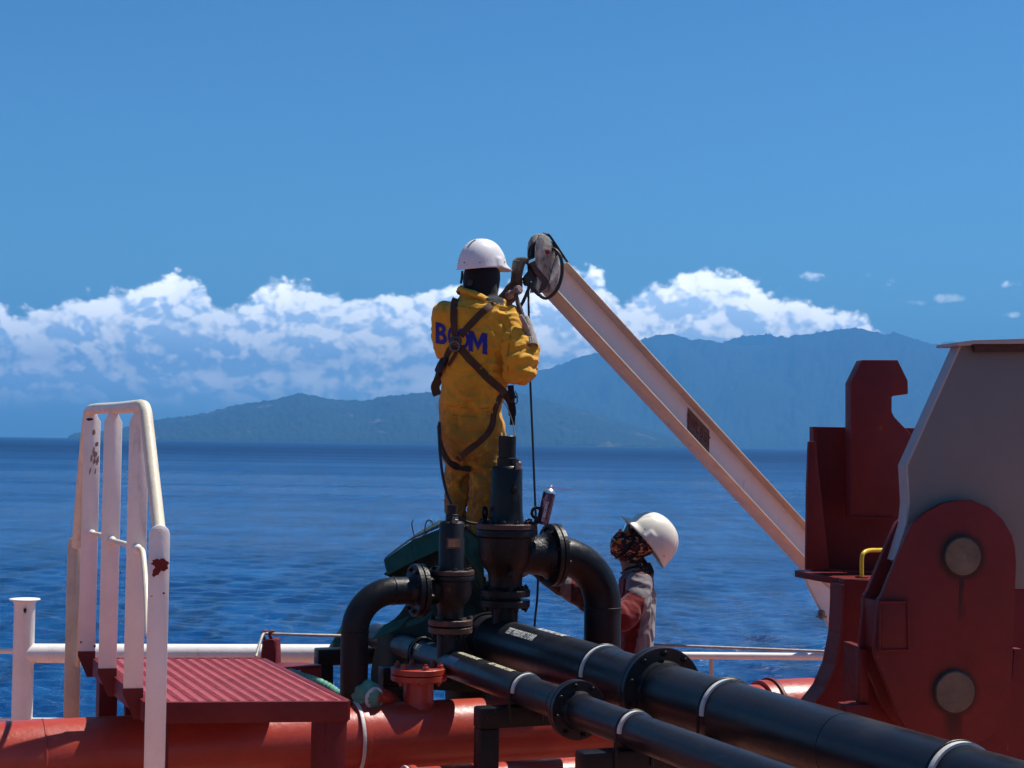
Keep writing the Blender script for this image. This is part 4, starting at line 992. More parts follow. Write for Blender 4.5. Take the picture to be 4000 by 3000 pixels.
# pale cloth bag tied on a red hose elbow
nb_ = empty('covered_nozzle', at(1440, 2720, 8.2), 'red pipe elbow with a pale green cloth bag tied over its end', 'nozzle')
vs = []; fs = []; nU, nV = 48, 26; c = at(1427, 2720, 8.2); axn = (at(1490, 2735, 8.12)-at(1400, 2713, 8.25)).normalized(); e1 = axn.cross(Zu).normalized(); e2 = e1.cross(axn)
for j in range(nV):
    t = j/(nV-1); s_ = -.075+.16*t; R = .082*math.sqrt(max(0.0004, 1-((s_+.005)/.088)**2)) if t < .8 else .05-(t-.8)*.04
    for i in range(nU):
        ph = 2*PI*i/nU; pleat = 1+(.10*t)*math.sin(ph*9+math.sin(ph*2)*2)+.05*noise.noise(Vector((math.cos(ph)*2, math.sin(ph)*2, t*3)))
        vs.append(c+axn*s_+(e1*math.cos(ph)+e2*math.sin(ph))*R*pleat)
for j in range(nV-1):
    for i in range(nU): fs.append((j*nU+i, j*nU+(i+1) % nU, (j+1)*nU+(i+1) % nU, (j+1)*nU+i))
fs.append(tuple(range(nU))[::-1]); fs.append(tuple((nV-1)*nU+i for i in range(nU)))
MB().add(vs, fs, 0, True).build('cloth_bag', greenc, nb_, autosmooth=False)
MB().lathe(c+axn*.062, axn, [(0, .052), (.004, .056), (.012, .056), (.016, .052)], seg=32, smooth=True).build('tie_band', stencil, nb_)
MB().tube(smooth_path([c+axn*.05, at(1470, 2722, 8.2), at(1505, 2732, 8.25), at(1535, 2760, 8.34), at(1550, 2830, 8.42), at(1550, 2950, 8.45)], 6), .048, 24).build('elbow', red, nb_)
hw = MB(); hp_ = smooth_path([at(1130, 2625, 8.6), at(1180, 2645, 8.55), at(1235, 2660, 8.5), at(1290, 2690, 8.4), at(1335, 2716, 8.3), at(1385, 2726, 8.22)], 12)
o = hw.tube(hp_, [.021*(1+.16*math.sin(i*1.9)+.08*math.sin(i*4.1)) for i in range(len(hp_))], 16).build('wrapped_hose', greenc); tag(o, 'hose wrapped in pale green cloth lying between the platform and the covered nozzle', 'hose')
# ================================================================= people
def cloth(name, col, dirt=None, bump=.5, rough=.8, dsc=9, damt=.6, dlo=.47):
    m = bpy.data.materials.new(name); m.use_nodes = True; g = G(m.node_tree)
    ge = g.n('ShaderNodeTexCoord'); P = V(g.nt, ge.outputs['Object'])
    bs = g.n('ShaderNodeBsdfPrincipled'); out = g.n('ShaderNodeOutputMaterial'); g.link(bs.outputs[0], out.inputs[0])
    n1 = g.noise(P, 5, 6, .65); n2 = g.noise(P, dsc*3, 6, .7); n3 = g.noise(P, 420, 2, .5)
    c = g.mix(n1, tuple(k*.8 for k in col), tuple(min(1, k*1.12) for k in col))
    if dirt:
        _, _, z = g.sep(P)
        low = z.ss(2.65, 2.0) if dirt == 'low' else g.val(.35)
        d = (n2*.45+g.noise(P, dsc*.55, 5, .65)*.75+low*.14).ss(dlo+.08, dlo+.30)*(low*.7+.25)*damt*1.5
        c = g.mix(d, c, (.085, .050, .018))
    g.set(bs.inputs['Base Color'], c); g.set(bs.inputs['Roughness'], rough); g.set(bs.inputs['Specular IOR Level'], .2)
    g.set(bs.inputs['Sheen Weight'], .15)
    b = g.n('ShaderNodeBump'); b.inputs['Strength'].default_value = bump; b.inputs['Distance'].default_value = .004
    g.link(g.noise(P, 45, 4, .55, 1.2)*1.4+n3*.25, b.inputs['Height']); g.link(b.outputs[0], bs.inputs['Normal']); return m
m_yel = cloth('yellow_coverall_cloth', (.62, .305, .020), dirt='low', damt=.5)
m_blk = cloth('black_balaclava_cloth', (.008, .008, .010), bump=.3)
m_red = cloth('red_coverall_cloth', (.15, .008, .008), bump=.4)
m_gry = cloth('grey_coverall_cloth', (.19, .165, .17), bump=.4)
m_mar = cloth('dark_maroon_cloth', (.060, .022, .018), bump=.4)
m_glv = cloth('dirty_knit_glove', (.58, .54, .52), dirt='all', bump=1.0, dsc=16, damt=.8, dlo=.32)
m_gld = cloth('dark_dirty_glove', (.075, .068, .062), dirt='all', bump=1.0, dsc=20)
m_web = cloth('brown_harness_webbing', (.060, .028, .018), dirt='all', bump=.8, dsc=14)
m_webb = cloth('black_harness_webbing', (.010, .009, .010), bump=.6)
m_boot = mat('black_boot_leather', (.02, .018, .016), .45)
m_blue = cloth('blue_back_print', (.022, .026, .24), bump=.25)
m_skin = mat('brown_skin', (.26, .13, .085), .5, var=.08, bump=.2)
m_glass = mat('dark_sunglass_lens', (.01, .01, .012), .08, bump=0, coat=.8)
def camo(g, P, c, rr):
    w = g.vadd(P, g.vscale(g.noise(P, 14, 2, .5, color=True), .04)); Q = g.vmul(w, (1, 1, 1.7))
    a = g.noise(Q, 24, 2, .4); b = g.noise(g.vadd(Q, (3, 1, 7)), 30, 2, .4); d = g.noise(g.vadd(Q, (8, 2, 3)), 27, 2, .4)
    c = g.mix(a.ss(.50, .52), (.012, .008, .012), (.50, .15, .025)); c = g.mix(b.ss(.56, .58), c, (.55, .36, .22)); c = g.mix(d.ss(.50, .52), c, (.012, .008, .012)); c = g.mix(g.noise(Q, 20, 1, .4).ss(.58, .60), c, (.11, .012, .012))
    return c, g.val(.8)
m_camo = mat('orange_camouflage_cloth', (.3, .1, .03), .8, bump=.3, fn=camo, bscale=90)
def helm_fn(dirt):
    def fn(g, P, c, rr):
        s1 = g.noise(P, 150, 3, .6).ss(.66, .70); c = g.mix(s1*.85, c, (.25, .20, .17)); s2 = g.noise(P, 34, 6, .7).ss(.55, .8); c = g.mix(s2*dirt, c, (.45, .38, .30))
        s3 = g.noise(P, 22, 3, .6).ss(.74, .75); c = g.mix(s3*.9, c, (.28, .05, .04)); return c, rr
    return fn
m_h1 = mat('white_helmet_plastic', (.74, .73, .73), .38, var=.03, bump=.06, fn=helm_fn(.35))
m_h2 = mat('cream_helmet_plastic', (.74, .69, .58), .36, var=.04, bump=.06, fn=helm_fn(.6))

def loft(parts, ppm, seg=18):
    """closed elliptical lofts: chains of (x, y, Y, half width px, half depth px); returns MB"""
    b = MB()
    for ch in parts:
        C = [at(x, y, Y) for x, y, Y, *_ in ch]; rr = [(q[3]/ppm, q[4]/ppm) for q in ch]
        C2 = smooth_path(C, 5); n = len(C2); R2 = []
        for i in range(n):
            t = i/(n-1)*(len(C)-1); k = min(int(t), len(C)-2); u = t-k; u = u*u*(3-2*u)
            R2.append((rr[k][0]*(1-u)+rr[k+1][0]*u, rr[k][1]*(1-u)+rr[k+1][1]*u))
        t0, t1 = (C2[1]-C2[0]).normalized(), (C2[-1]-C2[-2]).normalized()
        P = []; K = 4                                     # rounded ends
        for j in range(K, 0, -1):
            a = PI/2*j/(K+.3); P.append((C2[0]-t0*min(R2[0])*math.sin(a)*.9, (R2[0][0]*math.cos(a), R2[0][1]*math.cos(a)), t0))
        for i in range(n):
            tt = (C2[min(i+1, n-1)]-C2[max(i-1, 0)]).normalized(); P.append((C2[i], R2[i], tt))
        for j in range(1, K+1):
            a = PI/2*j/(K+.3); P.append((C2[-1]+t1*min(R2[-1])*math.sin(a)*.9, (R2[-1][0]*math.cos(a), R2[-1][1]*math.cos(a)), t1))
        vs = []; dep = Vector((0, 1, 0))
        for c, (a, d), tt in P:
            e2 = (dep-tt*dep.dot(tt))
            if e2.length < .15: e2 = Zu-tt*Zu.dot(tt)
            e2.normalize(); e1 = e2.cross(tt).normalized()
            for k in range(seg): an = 2*PI*k/seg; vs.append(c+e1*a*math.cos(an)+e2*d*math.sin(an))
        N = len(P); fs = []
        for i in range(N-1):
            for k in range(seg): fs.append((i*seg+k, i*seg+(k+1) % seg, (i+1)*seg+(k+1) % seg, (i+1)*seg+k))
        fs.append(tuple(range(seg))[::-1]); fs.append(tuple((N-1)*seg+k for k in range(seg))); b.add(vs, fs, 0, True)
    return b
def fuse(b, voxel, smooth_it=6, disp=None):
    me = b.mesh('tmp', []); bm = bmesh.new(); bm.from_mesh(me); bmesh.ops.recalc_face_normals(bm, faces=bm.faces); bm.to_mesh(me); bm.free()
    o = bpy.data.objects.new('tmp', me); COL.objects.link(o)
    r = o.modifiers.new('r', 'REMESH'); r.mode = 'VOXEL'; r.voxel_size = voxel; r.use_smooth_shade = True
    s = o.modifiers.new('s', 'SMOOTH'); s.factor = .5; s.iterations = smooth_it
    dg = bpy.context.evaluated_depsgraph_get(); dg.update(); m2 = bpy.data.meshes.new_from_object(o.evaluated_get(dg)); bpy.data.objects.remove(o)
    if disp:
        n = len(m2.vertices); nr = [v.normal.copy() for v in m2.vertices]
        for v, nn in zip(m2.vertices, nr): v.co = v.co + nn*disp(v.co)
        m2.update()
    for p in m2.polygons: p.use_smooth = True
    return m2
def wrinkle(amp, sc_, zones):
    def f(p):
        k = .62
        for c, r, g_ in zones: k += g_*math.exp(-((p-c).length/r)**2)
        q = Vector((p.x*sc_, p.y*sc_, p.z*sc_*1.25)); w = noise.noise_vector(q*.7)*.8; q2 = q+w
        a = 1-abs(noise.noise(q2))*2.2; b = 1-abs(noise.noise(q2*2.3+Vector((4, 1, 7))))*2.2
        return amp*k*(max(a, -.6)*.75+max(b, -.6)*.38-.25)
    return f

# --------------------------------------------------------------- helmets
def helmet(root, c, fwd, up, m, s=1.0):
    fwd, up = Vector(fwd).normalized(), Vector(up).normalized(); rt = fwd.cross(up).normalized(); up = rt.cross(fwd)
    nu, nv = 96, 34; vs = []
    for j in range(nv+1):
        v = j/nv; 
        for i in range(nu):
            u = 2*PI*i/nu; cx, cy = math.sin(u), math.cos(u)            # u = 0 looks forward
            ph = v*PI/2; rr = math.cos(ph)**.86; hh = math.sin(ph)
            a, bq = .116, (.146 if cy > 0 else .150)
            x_, y_ = a*cx*rr, bq*cy*rr-.004*hh; z_ = .163*hh
            if cy < 0: z_ -= .016*(1-hh)*(-cy)**1.5                      # deeper at the nape
            k = 1.0
            if v < .16: k += .030*(1-v/.16)**2                             # rolled rim
            aa = abs(math.atan2(cx, cy))
            if v < .10 and aa < 1.15:                                    # the peak
                f2 = (1-v/.10)*math.cos(aa/1.15*PI/2)**.7; y_ += .040*f2; z_ -= .008*f2
            # three ribs over the crown and the side boss
            if v > .12:
                for off, wd_, am in ((0, .012, .0055), (.050, .006, -.0040), (-.050, .006, -.0040)):
                    dd = (x_-off)/wd_; k += am/.12*math.exp(-dd*dd)*min(1, (v-.12)*5)
            for sg in (1, -1):
                d1 = abs(aa-1.30)/.14
                if cx*sg > 0 and d1 < 1.3 and .02 < v < .26: k += .050*max(0, min(1, (1.15-d1)*4))*max(0, min(1, (.25-v)*22))
            p = (rt*(x_*k)+fwd*(y_*k)+up*z_)*s; vs.append(c+p)
    fs = []
    for j in range(nv):
        for i in range(nu): fs.append((j*nu+i, (j+1)*nu+i, (j+1)*nu+(i+1) % nu, j*nu+(i+1) % nu))
    fs.append(tuple(nv*nu+i for i in range(nu))[::-1])
    b = MB().add(vs, fs, 0, True); me = b.mesh('hard_hat', m); bm = bmesh.new(); bm.from_mesh(me); bmesh.ops.remove_doubles(bm, verts=bm.verts, dist=1e-5); bmesh.ops.recalc_face_normals(bm, faces=bm.faces); bm.to_mesh(me); bm.free()
    for q in me.polygons: q.use_smooth = True
    o = link('hard_hat', me, root); md = o.modifiers.new('t', 'SOLIDIFY'); md.thickness = .0035; md.offset = -1
    P = lambda x, y, z: c+(rt*x+fwd*y+up*z)*s
    hole = mat('dark_vent', (.01, .01, .01), .8, bump=0) if 'dark_vent' not in bpy.data.materials else bpy.data.materials['dark_vent']
    for an, hz__ in ((2.2, .018), (2.9, .018), (-2.2, .018), (1.0, .03), (-1.0, .03)):
        q = P(.117*math.sin(an), .149*math.cos(an), hz__+.004); nn = (rt*math.sin(an)+fwd*math.cos(an)); MB().lathe(q-nn*.002, nn, [(0, .0034), (.0042, .0034)], seg=10).build('vent_hole', hole, o)
    # vent slots beside the middle rib
    sl_ = MB()
    for sg in (1,):
        for k in range(13):
            t = .72+.30*k/12*1.6; ph = t; y_ = -.150*math.cos(ph)**.86*(-1 if False else 1)-.004*math.sin(ph) if t < PI/2 else .146*abs(math.cos(ph))**.86-.004
            z_ = .163*math.sin(ph); q = P(.022*sg, y_, z_-.0006)
            sl_.obox(q, rt*.0022, fwd*.0018, up*.0018)
    so = sl_.build('vent_slots', hole, o); so['kind'] = 'stuff'
    return o, P

# --------------------------------------------------------------- hands
def hand(root, wrist, d, n, m, curls=(1.2, .9, .6), thumb=None, side=1, s=1.0, fat=1.0, name='glove', cuff=None, spread=.05):
    """wrist point, direction to the knuckles, palm normal; side=+1 puts the thumb on d x n"""
    d = Vector(d).normalized(); n = Vector(n); n = (n-d*n.dot(d)).normalized(); t = d.cross(n).normalized()*side
    b = MB(); W = Vector(wrist)
    def chain(ps, rs): b.tube(smooth_path(ps, 4), [rs[0]+(rs[-1]-rs[0])*i/((len(ps)-1)*4) for i in range((len(ps)-1)*4+1)], 12)
    L_ = .092*s
    for k, off in enumerate((-.030, -.010, .010, .030)):                # palm bones
        chain([W+t*off*.55*s-d*.01, W+d*L_*.5+t*off*.9*s-n*.002, W+d*L_+t*off*s], [.019*s*fat, .0165*s*fat])
    lens = (.066, .080, .086, .076)
    for k, off in enumerate((-.032, -.0105, .0105, .031)):
        p = W+d*L_+t*off*s; dd = d.copy(); ps = [p-d*.01, p]; l = lens[k]*s
        sp = t*spread*(k-1.5)
        for c_, fr in zip(curls, (.45, .32, .25)):
            ca, sa = math.cos(c_), math.sin(c_); nn = n*1.0
            perp = t.cross(dd).normalized(); perp = perp if perp.dot(n) > 0 or c_ > 2 else -perp
            # rotate dd towards the palm
            cross = dd.cross(nn); rotax = t if (t.cross(dd)).dot(n) > 0 else -t
            R_ = Matrix.Rotation(c_, 3, rotax); dd = (R_ @ dd).normalized(); n2 = R_ @ nn; n = n
            ps.append(ps[-1]+(dd+sp).normalized()*l*fr)
        chain(ps, [.0125*s*fat, .0098*s*fat])
    th = thumb or (d*.6+t*.6+n*.5)
    th = Vector(th).normalized(); q = W+d*.02*s+t*.030*s+n*.008*s
    chain([q, q+(th+t*.4).normalized()*.036*s, q+(th+t*.2).normalized()*.062*s+n*.004, q+th*.088*s+n*.012*s], [.0165*s, .0105*s])
    chain([W-d*.05*s, W-d*.02*s, W+d*.012*s], [.034*s, .029*s])         # wrist
    me = fuse(b, .0032, 2, lambda p: .0006*noise.noise(p*140)); me.materials.append(m); o = link(name, me, root)
    if cuff:                                                             # knitted rib cuff
        vs = []; fs = []; N_ = 72
        for j in range(7):
            for i in range(N_):
                a_ = 2*PI*i/N_; r = (.036-.0016*j)*s*(1+.05*(1 if (i//2) % 2 else -1)); vs.append(W-d*(.062-.009*j)*s+(t*math.cos(a_)+n*math.sin(a_)*.85)*r)
        for j in range(6):
            for i in range(N_): fs.append((j*N_+i, j*N_+(i+1) % N_, (j+1)*N_+(i+1) % N_, (j+1)*N_+i))
        oc = MB().add(vs, fs, 0, False).build('knit_cuff', cuff, o, autosmooth=False); md = oc.modifiers.new('t', 'SOLIDIFY'); md.thickness = .003
    return o

# --------------------------------------------------------------- ribbons laid on a body
def on_body(bvh, x, y, fallback, off=.004):
    d = ray(x, y).normalized(); h = bvh.ray_cast(EYE, d)
    if h[0] is None: return at(x, y, fallback), -d
    return h[0]+h[1]*off, h[1]
def ribbon(root, bvh, pts, wpx, m, name='webbing', Y=9.05, off=.005, thick=.003, ppm=710, fixed=False):
    P2 = smooth_path([Vector((x, y, 0)) for x, y in pts], 7); C = []; Nn = []; lastY = Y
    for p in P2:
        if fixed: q, nn = at(p.x, p.y, Y), Vector((0, -1, 0))
        else:
            q, nn = on_body(bvh, p.x, p.y, lastY, off)
            if nn.dot(ray(p.x, p.y)) > -.05: nn = -ray(p.x, p.y).normalized()
            lastY = q.y
        C.append(q); Nn.append(nn)
    for _ in range(3):
        C = [C[0]]+[(C[i-1]+C[i]*2+C[i+1])/4 for i in range(1, len(C)-1)]+[C[-1]]; Nn = [Nn[0]]+[((Nn[i-1]+Nn[i]*2+Nn[i+1])/4).normalized() for i in range(1, len(Nn)-1)]+[Nn[-1]]
    vs = []; fs = []; w = wpx/ppm/2
    for i, c in enumerate(C):
        tt = (C[min(i+1, len(C)-1)]-C[max(i-1, 0)]).normalized(); n = (Nn[i]-tt*Nn[i].dot(tt)).normalized(); s_ = tt.cross(n)
        vs += [c-s_*w-n*thick*.5, c+s_*w-n*thick*.5, c+s_*w+n*thick*.5, c-s_*w+n*thick*.5]
    for i in range(len(C)-1):
        for k in range(4): fs.append((4*i+k, 4*i+(k+1) % 4, 4*i+4+(k+1) % 4, 4*i+4+k))
    fs += [(3, 2, 1, 0), tuple(4*(len(C)-1)+k for k in range(4))]
    me = MB().add(vs, fs).mesh(name, m); bm = bmesh.new(); bm.from_mesh(me); bmesh.ops.recalc_face_normals(bm, faces=bm.faces); bm.to_mesh(me); bm.free()
    return link(name, me, root)

# --------------------------------------------------------------- worker in yellow
YW = 9.15; PW = FPX/YW
w1 = empty('person', at(1845, 2205, YW), 'person in a dirty yellow coverall, white hard hat and harness, raising a hammer', 'person')
T_ = [[(1862,1160,9.13,60,58),(1864,1186,9.13,120,84),(1864,1228,9.13,156,102),(1862,1320,9.13,150,112),(1855,1420,9.13,132,110),(1845,1530,9.13,122,108),(1836,1605,9.14,120,108),(1842,1670,9.15,128,116),(1850,1735,9.16,122,112),(1852,1775,9.17,85,90)],
      [(1735,1222,9.12,44,50),(1715,1300,9.15,28,48),(1728,1380,9.15,24,44)],
      [(1800,1700,9.12,80,80),(1795,1765,9.13,50,62),(1800,1800,9.15,26,40)],
      [(1800,1740,9.17,76,80),(1792,1850,9.20,50,62),(1787,1950,9.22,45,56),(1782,2060,9.24,42,52),(1782,2150,9.26,40,46)],
      [(1900,1735,9.16,84,84),(1904,1830,9.14,66,74),(1902,1930,9.13,62,70),(1888,2040,9.16,60,64),(1886,2150,9.17,50,52)],
      [(1975,1236,9.12,50,56),(1994,1305,9.08,50,56),(2016,1390,9.05,52,58),(2030,1452,9.04,54,58)],
      [(2030,1458,9.05,54,58),(2052,1415,9.07,42,44),(2068,1362,9.09,29,32)],
      [(1740,1225,9.14,50,50),(1830,1290,9.38,46,46),(1918,1262,9.50,44,44)],
      [(1918,1262,9.50,44,44),(1958,1196,9.44,38,38),(1990,1148,9.40,30,30),(2004,1124,9.38,27,27)]]
Hd = [[(1872,1190,9.14,58,60),(1878,1135,9.15,70,72),(1881,1090,9.16,74,78),(1884,1055,9.165,70,74),(1885,1040,9.165,52,56)]]
zones = [(at(1975,1400,9.0), .16, 1.1), (at(2040,1450,9.0), .13, 1.0), (at(1850,1600,9.0), .10, .9), (at(1810,1760,9.0), .14, 1.1), (at(1850,1950,9.1), .20, .8), (at(1975,1250,9.0), .10, .8), (at(2030,1330,9.0), .12, .7)]
wr = wrinkle(.0165, 9.5, zones)
zb_ = at(1850, 1600, 9.0).z
def w1disp(p):
    X, Y = pix(p)
    if Y < 1165 and X < 1975: return .001*noise.noise(p*30)
    d = wr(p)
    # long diagonal folds that hang from the shoulder to the armpit and along the raised sleeve
    f = (X-1960)*.75+(Y-1300)*.35
    if 1180 < Y < 1540 and X > 1880: d += .006*math.sin(f*.11+2*noise.noise(p*6))*min(1, (X-1880)/60)
    if abs(Y-1608-(X-1840)*.05) < 34:                                    # gathered waistband
        k = math.cos((Y-1608-(X-1840)*.05)/34*PI/2); d += -.004*k+.0022*k*math.sin(X*.62+3*noise.noise(p*14))
    if Y > 1800 and X < 1835 and Y < 2010: d += .004*math.sin(Y*.06+X*.02)
    return d
me1 = fuse(loft(T_+Hd, PW, 20), .0085, 5, w1disp)
m_slv = cloth('brown_stained_sleeve', (.13, .07, .03), dirt='all')
for q in (m_yel, m_blk, m_slv): me1.materials.append(q)
for p in me1.polygons:
    X, Y = pix(p.center); p.material_index = 1 if (Y < 1168+(X-1880)*.30 and X < 1968 and Y < 1215 and abs(p.center.y-9.15) < .15) else (2 if (Y < 1262 and p.center.y > 9.30) else 0)
b1 = link('body', me1, w1); bvh1 = BVHTree.FromPolygons([v.co.copy() for v in me1.vertices], [tuple(p.vertices) for p in me1.polygons])
# standing collar
vs = []; fs = []; N_ = 64; cc_ = at(1868, 1186, 9.135)
for j, (dz, k) in enumerate(((-.030, 1.22), (-.005, 1.08), (.020, 1.0), (.036, 1.0), (.040, 1.08), (.026, 1.17), (.006, 1.23))):
    for i in range(N_):
        an = 2*PI*i/N_; x_ = .098*k*math.cos(an); y_ = .102*k*math.sin(an)
        tilt = -x_*.38-y_*.10; pz = .004*noise.noise(Vector((math.cos(an)*3, math.sin(an)*3, j*.5)))
        vs.append(cc_+Vector((x_+pz, y_, dz+tilt+pz*1.5+(.010 if math.cos(an) < -.8 and j > 2 else 0))))
for j in range(6):
    for i in range(N_): fs.append((j*N_+i, j*N_+(i+1) % N_, (j+1)*N_+(i+1) % N_, (j+1)*N_+i))
o = MB().add(vs, fs, 0, True).build('collar', m_yel, w1, autosmooth=False); md = o.modifiers.new('t', 'SOLIDIFY'); md.thickness = .003
hf = Vector((math.sin(math.radians(52)), math.cos(math.radians(52)), .02))
hh1, HP1 = helmet(w1, at(1884, 1048, 9.165), hf, Vector((-.03, -.05, 1)), m_h1, 1.0)
b = MB(); q = onp(1842, 1105, at(1842, 1105, 9.03), Vector((.2, -1, 0)))
hq, hn_ = on_body(bvh1, 1838, 1104, 9.05); MB().lathe(hq-hn_*.002, hn_, [(0, .020), (.006, .020), (.008, .016), (.0085, .008)], seg=24, smooth=True).build('adjuster_dial', rub, w1)
ribbon(w1, bvh1, [(1806,1058),(1804,1085),(1800,1108)], 9, m_webb, 'chin_strap')
# printed letters on the back
def m_letter():
    P_ = [(0,0),(0,1),(.28,1),(.5,.50),(.72,1),(1,1),(1,0),(.75,0),(.75,.60),(.5,.10),(.25,.60),(.25,0)]
    bm = bmesh.new(); vs_ = [bm.verts.new((x, y, 0)) for x, y in P_]; f = bm.faces.new(vs_); bmesh.ops.triangulate(bm, faces=[f])
    for _ in range(3): bmesh.ops.subdivide_edges(bm, edges=[e for e in bm.edges if e.calc_length() > .15], cuts=1); bmesh.ops.triangulate(bm, faces=bm.faces)
    me = bpy.data.meshes.new('letter'); bm.to_mesh(me); bm.free(); return me
for ch, X0, X1, Y0 in (('B', 1703, 1747, 1258), ('O', 1750, 1796, 1270), ('O', 1782, 1832, 1278), ('M', 1830, 1903, 1289)):
    tx = text_mesh(ch, 1.0, .03, 1.0) if ch != 'M' else m_letter(); xs_ = [v.co.x for v in tx.vertices]; ys_ = [v.co.y for v in tx.vertices]; xa, xb, ya, yb = min(xs_), max(xs_), min(ys_), max(ys_)
    for v in tx.vertices:
        u = (v.co.x-xa)/(xb-xa); X = X0+u*(X1-X0); Yp = Y0+(X-X0)*.20+(1-(v.co.y-ya)/(yb-ya))*82
        v.co = on_body(bvh1, X, Yp, 9.0, .0042)[0]
    tx.materials.append(m_blue); tx.update(); link('back_letter', tx, w1)
# harness
Q1 = lambda *a: [(1600+x/2.765, 850+y/2.765) for x, y in a]
Q2 = lambda *a: [(1600+x/2.765, 1400+y/2.765) for x, y in a]
rb = lambda pts, w, m=m_web, **k: ribbon(w1, bvh1, pts, w, m, **k)
rb(Q1((500,870),(485,930),(480,1080),(488,1200),(505,1330)), 29)
rb(Q1((900,950),(830,985),(720,1090),(630,1190),(560,1280)), 27, off=.008)
rb(Q1((480,1380),(430,1440),(400,1510),(372,1600)), 26); rb(Q1((545,1400),(640,1520),(740,1620))+Q2((830,200),(900,262),(1000,350),(1065,430),(1105,520),(1108,620)), 30)
rb(Q2((395,30),(355,110),(300,250),(275,310),(300,400)), 34, off=.02)
rb(Q2((420,20),(370,100),(350,150)), 38, m=m_webb, name='strap_pad', off=.028, thick=.012)
rb(Q2((1010,330),(960,450),(905,600),(895,700),(850,800),(760,890),(640,990),(520,1095)), 25)
rb(Q2((330,720),(345,900),(390,1040),(460,1130),(540,1175),(650,1180)), 27, m=m_webb, off=.012)
rb(Q2((1098,480),(1112,600),(1110,720)), 20, m=m_webb, name='hanging_strap', fixed=True, Y=9.0)
rb(Q2((1090,290),(1100,380),(1130,440)), 24, m=m_webb, name='hanging_strap', fixed=True, Y=8.98)
rb(Q1((530,1400),(490,1500),(440,1590)), 14, name='d_ring_keeper', off=.012)
m_seam = cloth('seam_thread', (.33, .16, .012), bump=.2)
for pts, w in (([(1724,1580),(1790,1590),(1860,1596),(1925,1592)], 4), ([(1716,1612),(1790,1624),(1860,1628),(1930,1622)], 5), ([(1784,1628),(1784,1700),(1792,1765)], 4), ([(1796,1196),(1850,1206),(1905,1222)], 3),
               ([(1972,1208),(1990,1250),(1994,1310),(1984,1380),(1984,1450)], 4), ([(1930,1700),(1938,1780),(1940,1860),(1936,1980)], 4), ([(1872,1820),(1930,1828)], 4), ([(1770,1860),(1768,1960),(1764,2010)], 3)):
    ribbon(w1, bvh1, pts, w, m_seam, name='seam', off=.0012, thick=.0016)
bq = on_body(bvh1, 1784, 1333, 9.0, .012)[0]
# dorsal ring plate and D ring
rl = Vector((1, 0, 0)); b = MB(); pts = []
for k in range(8): an = PI/8+2*PI*k/8; pts.append(bq+rl*.036*math.cos(an)+Zu*.030*math.sin(an))
MB().prism(pts, Vector((0, -.006, 0))).build('dorsal_plate', mat('blue_green_buckle', (.030, .060, .060), .5, var=.3, vscale=60), w1, bevel=.002, seg=1)
MB().tube(arc(bq+Vector((-.004, -.012, -.030)), .026, rl, Zu, 0, 2*PI*23/24, 23), .0048, 8, closed=True).build('d_ring', steel, w1)
MB().tube(arc(bq+Vector((.004, -.010, .002)), .018, rl, Zu, 0, 2*PI*23/24, 23), .004, 8, closed=True).build('d_ring', mat('rosy_steel', (.16, .06, .05), .4, metal=.5), w1)
MB().tube([at(2013, 1525, 8.98), at(2020, 1545, 8.98), at(2021, 1570, 8.98), at(2014, 1578, 8.98), at(2008, 1570, 8.98), at(2010, 1545, 8.98)], .0035, 8, closed=True).build('carabiner', m_boot, w1)
lan = MB().tube(smooth_path([at(1716,1650,9.0), at(1717,1745,8.96), at(1728,1850,8.93), at(1745,1925,8.9), at(1764,1972,8.85), at(1785,2012,8.85), at(1828,2040,8.86), at(1885,2048,8.95)], 8), .0078, 10).build('lanyard', rub)
tag(lan, 'black lanyard hose curving down from the hip of the worker in yellow', 'lanyard')
MB().tube(smooth_path([at(1960,1560,8.99), at(1985,1600,8.98), at(2003,1650,8.98), at(2010,1705,8.98)], 6), .0032, 6).build('tag_line', mat('pale_cord', (.4, .33, .2), .7), w1)
# gloves and hammer
hand(w1, at(2018, 1092, 9.32), (.05, -.1, 1), (1, .1, -.25), m_gld, curls=(1.45, .35, .35), side=-1, thumb=(.25, -.25, 1.1), s=1.15, fat=1.42, spread=.03)
hand(w1, at(2070, 1312, 9.06), (-.15, .45, .9), (-.95, .2, -.15), m_glv, curls=(1.25, 1.35, .9), side=1, thumb=(-.25, -.55, .9), s=1.10, cuff=m_glv, spread=.02)
MB().tube([at(2008, 1118, 9.375), at(2019, 1104, 9.362), at(2024, 1092, 9.355)], [.034, .032, .031], 20).build('glove_gauntlet', m_glv, w1)
hm0 = empty('hammer', at(2058, 1290, 9.12), 'steel-headed hammer with wooden handle held up by the worker in yellow', 'hammer')
wood = mat('greasy_wood', (.11, .055, .035), .5, var=.3, vscale=30, bump=.4)
ha, hb_ = at(2064, 1325, 9.05), at(2014, 1150, 9.10)
MB().tube(smooth_path([ha, ha.lerp(hb_, .35)+Vector((.006, 0, 0)), ha.lerp(hb_, .7), hb_], 6), [.0165]*7+[.0145]*6+[.0125]*6, 16).build('handle', wood, hm0)
hd_ = (at(2032, 1128, 9.09)-at(1978, 1158, 9.17)).normalized(); c = at(2008, 1142, 9.13); pink = mat('dull_pink_steel', (.27, .19, .18), .42, metal=.25, var=.2, vscale=40, bump=.3)
MB().lathe(c-hd_*.055, hd_, [(0, .018), (.008, .024), (.030, .024), (.036, .018), (.070, .018), (.078, .026), (.100, .026), (.108, .020)], seg=8).build('hammer_head', pink, hm0)
